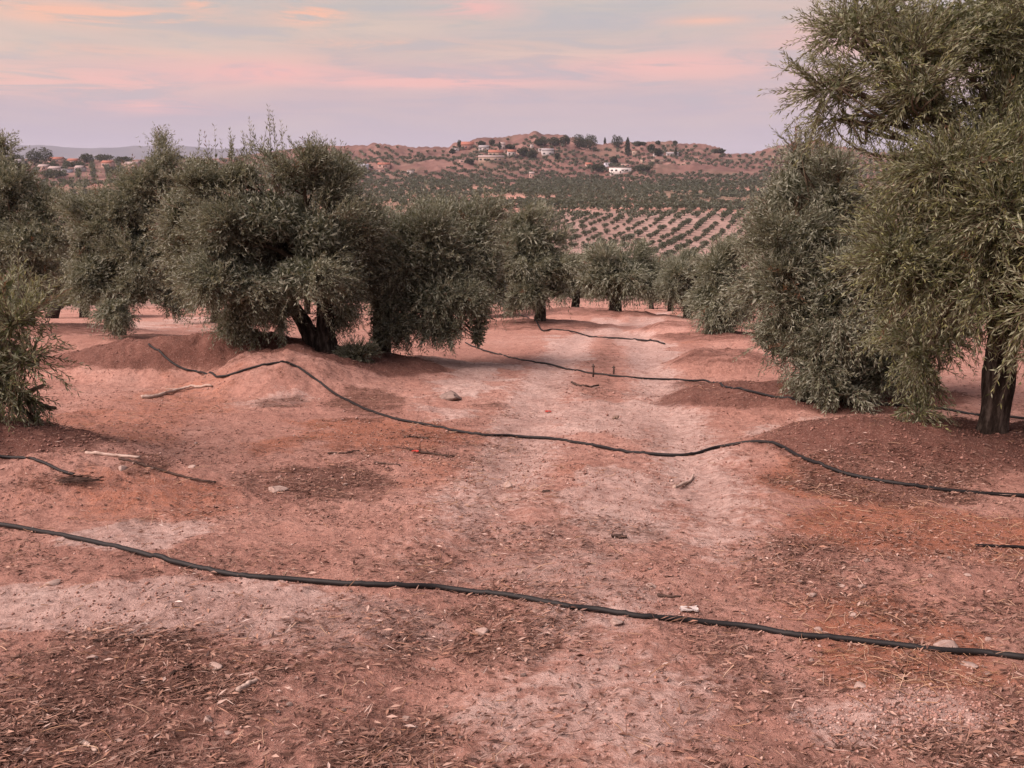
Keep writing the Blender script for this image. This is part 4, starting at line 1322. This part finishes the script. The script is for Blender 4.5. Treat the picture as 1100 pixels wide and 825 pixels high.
def house(u, vbase, wpx, hpx, dep, label, wall=W_WHITE, roof='gable', rmat=R_TILE, nwin=2, rot=0., roofpx=None, door=True, chimney=False, name='house', D=None):
    D = D or find_D(u, vbase)
    p = hill_point(u, D); k = mpp(D)
    w = wpx * k; h = hpx * k
    root = empty(name, p, rot)
    tag(root, label, 'house')
    V, F = box(-w / 2, w / 2, 0, dep, -2.5, h)
    link('wall', mesh_np('wall', V, F, wall), root)
    rh = (roofpx * k) if roofpx else h * .35
    ov = .35
    if roof == 'gable':
        t = .25
        P = [(-ov, h - .02), (dep / 2, h + rh), (dep + ov, h - .02)]
        V = []
        for xx in (-w / 2 - ov, w / 2 + ov):
            V += [(xx, P[0][0], P[0][1] + .03), (xx, P[1][0], P[1][1] + .03), (xx, P[2][0], P[2][1] + .03), (xx, P[2][0], P[2][1] + t + .03), (xx, P[1][0], P[1][1] + t + .03), (xx, P[0][0], P[0][1] + t + .03)]
        F = [[0, 6, 7, 1], [1, 7, 8, 2], [5, 4, 10, 11], [4, 3, 9, 10], [0, 5, 11, 6], [2, 8, 9, 3], [0, 1, 4, 5], [1, 2, 3, 4], [6, 11, 10, 7], [7, 10, 9, 8]]
        rf = link('roof', mesh_np('roof', V, F, rmat), root)
        # gable ends
        Vg = np.array([(-w / 2, 0, h), (-w / 2, dep, h), (-w / 2, dep / 2, h + rh), (-w / 2, dep / 2, h + rh), (w / 2, 0, h), (w / 2, dep, h), (w / 2, dep / 2, h + rh), (w / 2, dep / 2, h + rh)]) * np.array([.999, 1, 1])
        link('gable', mesh_np('gable', Vg, np.array([[0, 2, 1, 1], [4, 5, 6, 6]])[:, :3], wall), root)
    else:
        V, F = box(-w / 2 - .2, w / 2 + .2, -.2, dep + .2, h + .01, h + max(rh * .3, .3))
        rf = link('roof', mesh_np('roof', V, F, rmat), root)
    if chimney:
        V, F = box(w * .2, w * .2 + .7, dep * .45, dep * .45 + .7, h + rh * .4, h + rh + 1.1)
        link('chimney', mesh_np('chimney', V, F, wall), rf)
    for i in range(nwin):
        cx = -w / 2 + w * (i + .5 + (.5 if door and i >= nwin / 2 else 0)) / (nwin + (1 if door else 0))
        ww, wh = min(w * .11, 1.1), min(h * .34, 1.3)
        V, F = box(cx - ww, cx + ww, -.06, .1, h * .42, h * .42 + wh)
        win = link('window', mesh_np('window', V, F, M_GLASS), root)
        V, F = box(cx - ww - .12, cx + ww + .12, -.2, -.065, h * .42 - .16, h * .42 - .01)
        link('sill', mesh_np('sill', V, F, wall), win)
    if door:
        cx = -w / 2 + w * (math.ceil(nwin / 2) + .5) / (nwin + 1)
        V, F = box(cx - .5, cx + .5, -.06, .1, .02, min(2.1, h * .75))
        link('door', mesh_np('door', V, F, M_DOOR), root)
    return root


house(665, 186.5, 22, 5.5, 9, 'low white villa with a flat roof and dark openings below the red hill', W_BRIGHT, 'flat', R_PALE, 4, -.05)
house(671, 181, 10, 3.5, 6, 'pinkish flat building just above the low white villa', W_PINK, 'flat', R_PALE, 2)
house(528, 174.5, 26, 5, 9, 'long ochre building with a white end in the hill hamlet', W_CREAM, 'gable', R_PALE, 5, 0, 1.6)
house(533, 168.5, 15, 4, 8, 'ochre house with dark openings behind the long ochre building', W_CREAM, 'gable', R_TILE, 3, .05, 2.5)
house(503, 161, 13, 5, 9, 'brick red house with a tiled roof, upper left of the hamlet', W_RED, 'gable', R_TILE, 3, 0, 3, chimney=True)
house(540, 161, 5, 4.5, 7, 'small tall cream house behind the ochre house', W_WHITE, 'gable', R_PALE, 1, .1, 2)
house(550, 168.5, 8, 4.5, 8, 'white gabled house right of the long ochre building', W_WHITE, 'gable', R_TILE, 2, .15, 2.2)
house(583, 163, 10, 3, 7, 'white flat house high in the hamlet beside dark trees', W_WHITE, 'flat', R_PALE, 2)
house(588, 169, 12, 6, 9, 'plain grey house at the right end of the hamlet', W_GREY, 'gable', R_GREY, 2, .1, 2)
house(500, 175.5, 12, 3, 6, 'low pale shed at the left end of the hamlet', W_PINK, 'flat', R_PALE, 1)
house(520, 163, 10, 3, 6, 'mauve roofed house right of the brick red house', W_GREY, 'gable', R_GREY, 2, -.1, 2)
house(571, 160, 3.5, 4, 5, 'narrow white tower house left of the dark trees', W_WHITE, 'flat', R_PALE, 1, door=False)
house(490, 163, 8, 3.5, 7, 'grey house at the upper left edge of the hamlet', W_GREY, 'flat', R_GREY, 2)
house(571, 192, 5, 5, 4, 'tiny pale hut alone among the lower olive rows', W_PINK, 'gable', R_PALE, 1, 0, 1.5)
house(378, 179, 12, 3.5, 8, 'white house with a pale grey roof at the foot of the red hill', W_WHITE, 'gable', R_GREY, 2, 0, 2)
house(390, 182, 14, 3, 9, 'long bluish shed roof at the foot of the red hill', W_BLUE, 'gable', W_BLUE, 2, .05, 1.5)
house(409, 187, 16, 2.6, 7, 'long low pinkish farm building left of the small white box house', W_PINK, 'flat', R_PALE, 3)
house(414, 183, 12, 3, 7, 'pink walled farmhouse behind the long low farm building', W_PINK, 'gable', R_TILE, 2, 0, 2)
house(442, 188, 6.5, 4.5, 6, 'small white box house alone in the grove', W_WHITE, 'flat', R_PALE, 1)
house(652, 178, 8, 2.6, 6, 'low bluish shed left above the low white villa', W_BLUE, 'flat', R_GREY, 1)
house(702, 176, 30, 2.6, 5, 'long ochre retaining building right of the low white villa', W_CREAM, 'flat', R_PALE, 4)
house(680, 168, 5, 5, 6, 'ochre tower like house beside the cypress', W_CREAM, 'flat', R_TILE, 1)
house(705, 168.5, 10, 2.6, 7, 'pale flat house below the ridge right of the cypress', W_WHITE, 'flat', R_GREY, 2)
house(720, 169, 12, 2.8, 7, 'long grey building below the ridge', W_GREY, 'gable', R_GREY, 3, 0, 1.5)
house(632, 181, 7, 3.5, 5, 'small pink gabled hut left of the low white villa', W_PINK, 'gable', R_TILE, 1, .2, 2)
# village on the left
for (u, v, w, h, wm, rf, rm, lab) in [
    (66, 175, 14, 3.5, W_PINK, 'gable', R_TILE, 'pink gabled village house behind the flat topped pine'), (84, 176, 10, 3, W_PINK, 'gable', R_TILE, 'small pink village house right of the flat topped pine'),
    (52, 183, 10, 3.5, W_PINK, 'gable', R_PALE, 'pale roofed village house at the left end of the terrace'), (64, 185, 12, 3.5, W_WHITE, 'gable', R_PALE, 'white village house with a pale roof in the terrace'),
    (76, 186, 8, 3.5, W_BLUE, 'flat', R_GREY, 'bluish flat village building at the right end of the terrace'), (90, 185, 8, 4, W_WHITE, 'gable', R_PALE, 'bright white village house set apart from the terrace'),
    (146, 183, 13, 6, W_PINK, 'gable', R_PALE, 'large salmon village house partly hidden by the ragged tree top'), (120, 180, 10, 4.5, W_PINK, 'gable', R_TILE, 'salmon village house left of the large salmon one'),
    (26, 178, 8, 4, W_GREY, 'gable', R_GREY, 'grey village house at the far left')]:
    house(u, v, w, h, 9, lab, wm, rf, rm, 2, 0, 2.2)


# hillside trees
def broad_mesh(seed, rx, ry, rz, n, trunkh, cone=False, lq=(.8, 1.7)):
    rng = np.random.default_rng(seed)
    o = norm(rng.normal(size=(n, 3))); rad = rng.random(n) ** .35
    lob = 1 + .3 * (2 * n3(o[:, 0] * 2.2 + 9, o[:, 1] * 2.2 + 9, o[:, 2] * 2.2 + 9, seed) - 1)
    p = o * np.array([rx, ry, rz]) * (rad * lob)[:, None]
    if cone:
        tt = (p[:, 2] + rz) / (2 * rz); p[:, :2] *= np.clip(1.25 - tt, .12, 1)[:, None]
    p[:, 2] += trunkh + rz * .85
    d = norm(o + rng.normal(size=(n, 3)) * .6)
    L = rng.uniform(*lq, n)
    return leaf_quads(p - d * L[:, None] * .5, d, L, L * .6, rng), quads(n), np.repeat(np.clip(rng.normal(.4, .2, n), 0, .9), 4)


def hill_tree(name, u, vbase, wpx, hpx, label, seed, cat='pine tree', cone=False, n=420, trunkf=.22, group=None):
    D = find_D(u, vbase); p = hill_point(u, D); k = mpp(D)
    W, H = wpx * k, hpx * k
    th = H * trunkf
    root = empty(name, p); tag(root, label, cat, group)
    V, F, T = broad_mesh(seed, W / 2, W / 2 * .9, (H - th) / 2, n, th, cone)
    link('crown', mesh_np('crown', V, F, M_PINE, False, {'tint': T}), root)
    tv, tf = tube(np.array([[0, 0, -1], [.1, 0, th * .5], [.05, .1, th + (H - th) * .5]]), [.35, .28, .15], 7)
    link('trunk', mesh_np('trunk', tv, tf, M_BARK, True), root)


for i, (nm, u, v, w, h, lab, cone) in enumerate([
    ('pine_tree', 621, 160, 14, 14, 'tall pine on the left of the dark clump above the red slope', False), ('pine_tree', 633, 160, 14, 15, 'tallest pine of the dark clump above the red slope', False), ('pine_tree', 627, 161, 16, 11, 'low pine in front of the dark clump on the ridge', False),
    ('pine_tree', 661, 159, 12, 13, 'round headed pine alone on the ridge left of the cypress', False), ('cypress_tree', 672, 168, 7, 21, 'tall dark cypress on the ridge', True),
    ('pine_tree', 580, 157, 14, 8, 'wide dark pine at the left end of the ridge wood', False), ('pine_tree', 594, 157, 15, 9, 'wide dark pine in the middle of the ridge wood', False), ('pine_tree', 606, 156, 12, 10, 'wide dark pine at the right end of the ridge wood', False),
    ('pine_tree', 562, 168, 12, 10, 'bushy dark tree among the hamlet roofs', False), ('pine_tree', 571, 172, 12, 10, 'bushy dark tree left of the plain grey house', False), ('pine_tree', 598, 172, 6, 8, 'narrow dark tree right of the plain grey house', False),
    ('pine_tree', 518, 158, 8, 6, 'small dark tree above the mauve roofed house', False), ('pine_tree', 529, 158, 6, 7, 'small dark tree behind the hamlet chimney', False), ('cypress_tree', 537, 161, 3, 8, 'slim cypress between the hamlet houses', True),
    ('pine_tree', 495, 160, 6, 9, 'dark tree left of the brick red house', False), ('pine_tree', 505, 177, 10, 5, 'low dark bush before the pale shed', False), ('pine_tree', 548, 161, 10, 5, 'low dark tree above the white gabled house', False),
    ('pine_tree', 642, 187, 14, 8, 'dark bush left of the low white villa', False), ('pine_tree', 688, 184, 20, 6, 'broad dark bush right of the low white villa', False), ('pine_tree', 658, 178, 8, 9, 'dark tree rising behind the low white villa', False),
    ('pine_tree', 697, 164, 8, 9, 'dark tree above the pale flat house', False), ('pine_tree', 704, 168, 9, 8, 'dark tree left of the long grey building', False), ('cypress_tree', 723, 168, 3, 9, 'slim cypress at the end of the long grey building', True),
    ('pine_tree', 684, 157, 14, 5, 'low dark tree on the ridge right of the cypress', False), ('pine_tree', 722, 157, 5, 5, 'small tree on the skyline beyond the red slope', False), ('pine_tree', 704, 156, 5, 4, 'smallest round tree on the skyline', False), ('pine_tree', 768, 165, 14, 5, 'low dark tree at the saddle in the skyline', False), ('cypress_tree', 648, 155, 2.5, 7, 'tiny cypress on the skyline left of the round headed pine', True),
    ('pine_tree', 378, 184, 14, 6, 'dark bush in front of the white house below the red hill', False), ('pine_tree', 392, 188, 16, 6, 'dark bush left of the long low farm building', False), ('pine_tree', 487, 166, 6, 6, 'dark tree at the hamlet left edge', False),
    ('pine_tree', 44, 177, 14, 17, 'flat topped village pine, left half of the pair', False), ('pine_tree', 56, 176, 16, 17, 'flat topped village pine, right half of the pair', False), ('pine_tree', 100, 175, 14, 10, 'round village tree right of the flat topped pines', False),
    ('pine_tree', 118, 174, 20, 8, 'round dark village tree above the salmon house', False), ('pine_tree', 139, 175, 17, 7, 'round dark village tree above the large salmon house', False), ('pine_tree', 24, 176, 16, 11, 'dark village tree at the far left', False),
    ('pine_tree', 88, 181, 22, 7, 'dark hedge like tree between the village terraces', False), ('pine_tree', 62, 191, 26, 8, 'dark tree below the village terrace', False), ('pine_tree', 130, 188, 20, 9, 'dark tree below the salmon village houses', False), ('pine_tree', 195, 174, 16, 8, 'dark tree on the low skyline right of the ragged tree top', False), ('pine_tree', 60, 181, 20, 6, 'dark bush above the village terrace', False)]):
    hill_tree(nm, u, v, w, h, lab, 900 + i, 'cypress tree' if cone else 'pine tree', cone, 1100 if w > 6 else 500, .08 if cone else .1)


# ------------------------------------------------------------------ sky, sun, haze
SUN_EL, SUN_AZ = math.radians(47), math.radians(-115)     # azimuth from +Y, clockwise: behind and to the left


def build_world():
    w = bpy.data.worlds.new('World'); scene.world = w; w.use_nodes = True
    nt = w.node_tree
    for n in list(nt.nodes): nt.nodes.remove(n)
    b = NB(nt)
    out = b.n('ShaderNodeOutputWorld'); bg = b.n('ShaderNodeBackground')
    tc = b.n('ShaderNodeTexCoord').outputs['Generated']
    sx = b.n('ShaderNodeSeparateXYZ'); b.l(tc, sx.inputs[0])
    X, Y, Z = sx.outputs
    sky = b.n('ShaderNodeTexSky', sky_type='NISHITA'); sky.sun_disc = False
    sky.sun_elevation = SUN_EL; sky.sun_rotation = SUN_AZ; sky.air_density = 1.2; sky.dust_density = 2.5
    g = b.ramp(b.math('MAXIMUM', Z, 0.), [(0, (.385, .34, .42)), (.045, (.435, .36, .44)), (.075, (.50, .38, .43)), (.105, (.63, .41, .40)), (.125, (.58, .44, .39)), (.15, (.57, .475, .41)), (.175, (.53, .49, .44)), (.30, (.40, .43, .52)), (.8, (.34, .39, .50))])
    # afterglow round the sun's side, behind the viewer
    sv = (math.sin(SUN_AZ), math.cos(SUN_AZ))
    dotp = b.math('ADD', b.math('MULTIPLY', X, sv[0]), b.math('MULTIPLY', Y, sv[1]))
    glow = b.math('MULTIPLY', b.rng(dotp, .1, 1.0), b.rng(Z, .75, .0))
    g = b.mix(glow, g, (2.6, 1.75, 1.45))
    # az/el coordinates
    az = b.math('ARCTAN2', X, Y)
    el = b.math('ARCSINE', Z)
    cv = b.n('ShaderNodeCombineXYZ'); b.l(b.math('MULTIPLY', az, 4.2), cv.inputs[0]); b.l(b.math('MULTIPLY', el, 36.), cv.inputs[1])
    b.l(b.math('MULTIPLY', Y, .5), cv.inputs[2])
    n1 = b.noise(cv.outputs[0], 1.9, 8, .66, .9)
    nb = b.noise(cv.outputs[0], .7, 5, .55, .3)
    wisp = b.rng(n1, .40, .60)
    soft = b.rng(nb, .4, .66)
    pink = (1.0, .45, .39); orange = (1.1, .50, .28); cream = (.70, .54, .42); blue = (.43, .43, .50)
    lift = b.rng(el, .01, .07)
    g = b.mix(b.math('MULTIPLY', b.math('MULTIPLY', soft, lift), .3), g, cream)
    g = b.mix(b.math('MULTIPLY', b.math('MULTIPLY', b.rng(nb, .56, .36), b.rng(el, .05, .12)), b.math('MULTIPLY', b.rng(az, -.35, .3), .5)), g, blue)

    def band(a0, wa, e0, we, col, amt, tex=wisp):
        q = b.math('ADD', b.math('POWER', b.math('ABSOLUTE', b.math('DIVIDE', b.math('SUBTRACT', az, a0), wa)), 2.),
                   b.math('POWER', b.math('ABSOLUTE', b.math('DIVIDE', b.math('SUBTRACT', el, e0), we)), 2.))
        m = b.math('MULTIPLY', b.math('EXPONENT', b.math('MULTIPLY', q, -1.)), tex)
        return b.math('MULTIPLY', m, amt)

    def azel(u, v):
        d = ray(u, v); d = d / np.linalg.norm(d)
        return math.atan2(d[0], d[1]), math.asin(d[2])

    for (u, v, du, dv, col, amt, tex) in [
        (95, 17, 95, 9, orange, 1.9, wisp), (0, 84, 90, 9, orange, 1.4, wisp), (600, 60, 120, 6, cream, 1.2, wisp), (150, 58, 160, 6, orange, .9, wisp), (420, 48, 110, 5, orange, .7, wisp), (450, 88, 120, 6, pink, 1.5, wisp), (215, 4, 18, 8, orange, 1.0, wisp), (335, 17, 32, 9, orange, 1.7, wisp), (400, 28, 60, 8, cream, .9, wisp), (505, 9, 45, 9, pink, 1.0, wisp), (760, 22, 40, 4, orange, .8, wisp),
        (60, 84, 120, 12, pink, 1.3, wisp), (330, 76, 170, 16, pink, 1.1, soft), (540, 78, 160, 15, pink, 1.1, soft), (165, 113, 50, 7, pink, .9, wisp), (720, 70, 110, 14, pink, 1.0, wisp), (850, 60, 70, 40, pink, .7, soft), (-60, 40, 90, 40, cream, 1.0, soft),
        (1000, 30, 120, 50, pink, .6, soft), (180, 45, 220, 16, cream, .8, soft)]:
        a0, e0 = azel(u, v)
        g = b.mix(b.math('MINIMUM', band(a0, du / FPX, e0, dv / FPX, col, amt, tex), .95), g, col)
    g = b.mix(b.math('MULTIPLY', b.math('MULTIPLY', b.rng(n1, .5, .3), b.rng(el, .04, .1)), .45), g, (.44, .43, .475))
    g = b.mix(b.math('MULTIPLY', b.math('MULTIPLY', wisp, b.rng(el, .045, .09)), .3), g, (.78, .53, .44))
    # broken high cloud over the rest of the sky
    hc = b.math('MULTIPLY', b.math('MULTIPLY', wisp, b.rng(el, .18, .4)), .5)
    g = b.mix(hc, g, (.72, .55, .52))
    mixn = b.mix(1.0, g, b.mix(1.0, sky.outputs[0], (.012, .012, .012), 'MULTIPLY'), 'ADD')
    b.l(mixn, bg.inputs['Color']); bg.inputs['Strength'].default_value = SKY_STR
    b.l(bg.outputs[0], out.inputs[0])


SKY_STR = 0.475
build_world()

sun = bpy.data.lights.new('sun', 'SUN'); sun.energy = 3.9; sun.angle = math.radians(55); sun.color = (1.0, .79, .715)
so = bpy.data.objects.new('sun', sun); COL.objects.link(so)
sd = Vector((math.sin(SUN_AZ) * math.cos(SUN_EL), math.cos(SUN_AZ) * math.cos(SUN_EL), math.sin(SUN_EL)))
so.rotation_euler = sd.to_track_quat('Z', 'Y').to_euler()
so.location = (-20, -20, 30)

HAZE = True
if HAZE:
    hm, hn, ho = new_mat('haze_air'); b = NB(hn)
    pv = b.n('ShaderNodeVolumePrincipled'); pv.inputs['Color'].default_value = (.78, .80, .98, 1); pv.inputs['Density'].default_value = .000065
    pv.inputs['Anisotropy'].default_value = 0.
    b.l(pv.outputs[0], ho.inputs['Volume'])
    V, F = box(-13200, 13200, -13200, 13200, -95, 520)
    tag(link('haze', mesh_np('haze', V, F, hm)), 'thin evening haze', None, None, 'stuff')

# ------------------------------------------------------------------ camera, render
cam = bpy.data.cameras.new('camera'); co = bpy.data.objects.new('camera', cam); COL.objects.link(co)
co.location = (0, 0, EYE); co.rotation_euler = (math.radians(90) - PITCH, 0, 0)
cam.sensor_width = 36; cam.lens = 36 * FPX / 1100; cam.clip_start = .05; cam.clip_end = 40000
scene.camera = co
scene.render.engine = 'CYCLES'
scene.cycles.use_denoising = True
scene.cycles.max_bounces = 5; scene.cycles.diffuse_bounces = 3; scene.cycles.glossy_bounces = 2; scene.cycles.transmission_bounces = 3
scene.cycles.volume_bounces = 0; scene.cycles.transparent_max_bounces = 4
scene.cycles.caustics_reflective = False; scene.cycles.caustics_refractive = False
vs = scene.view_settings
vs.view_transform = 'Standard'; vs.look = 'None'; vs.exposure = 1.0; vs.gamma = 1; vs.use_curve_mapping = False
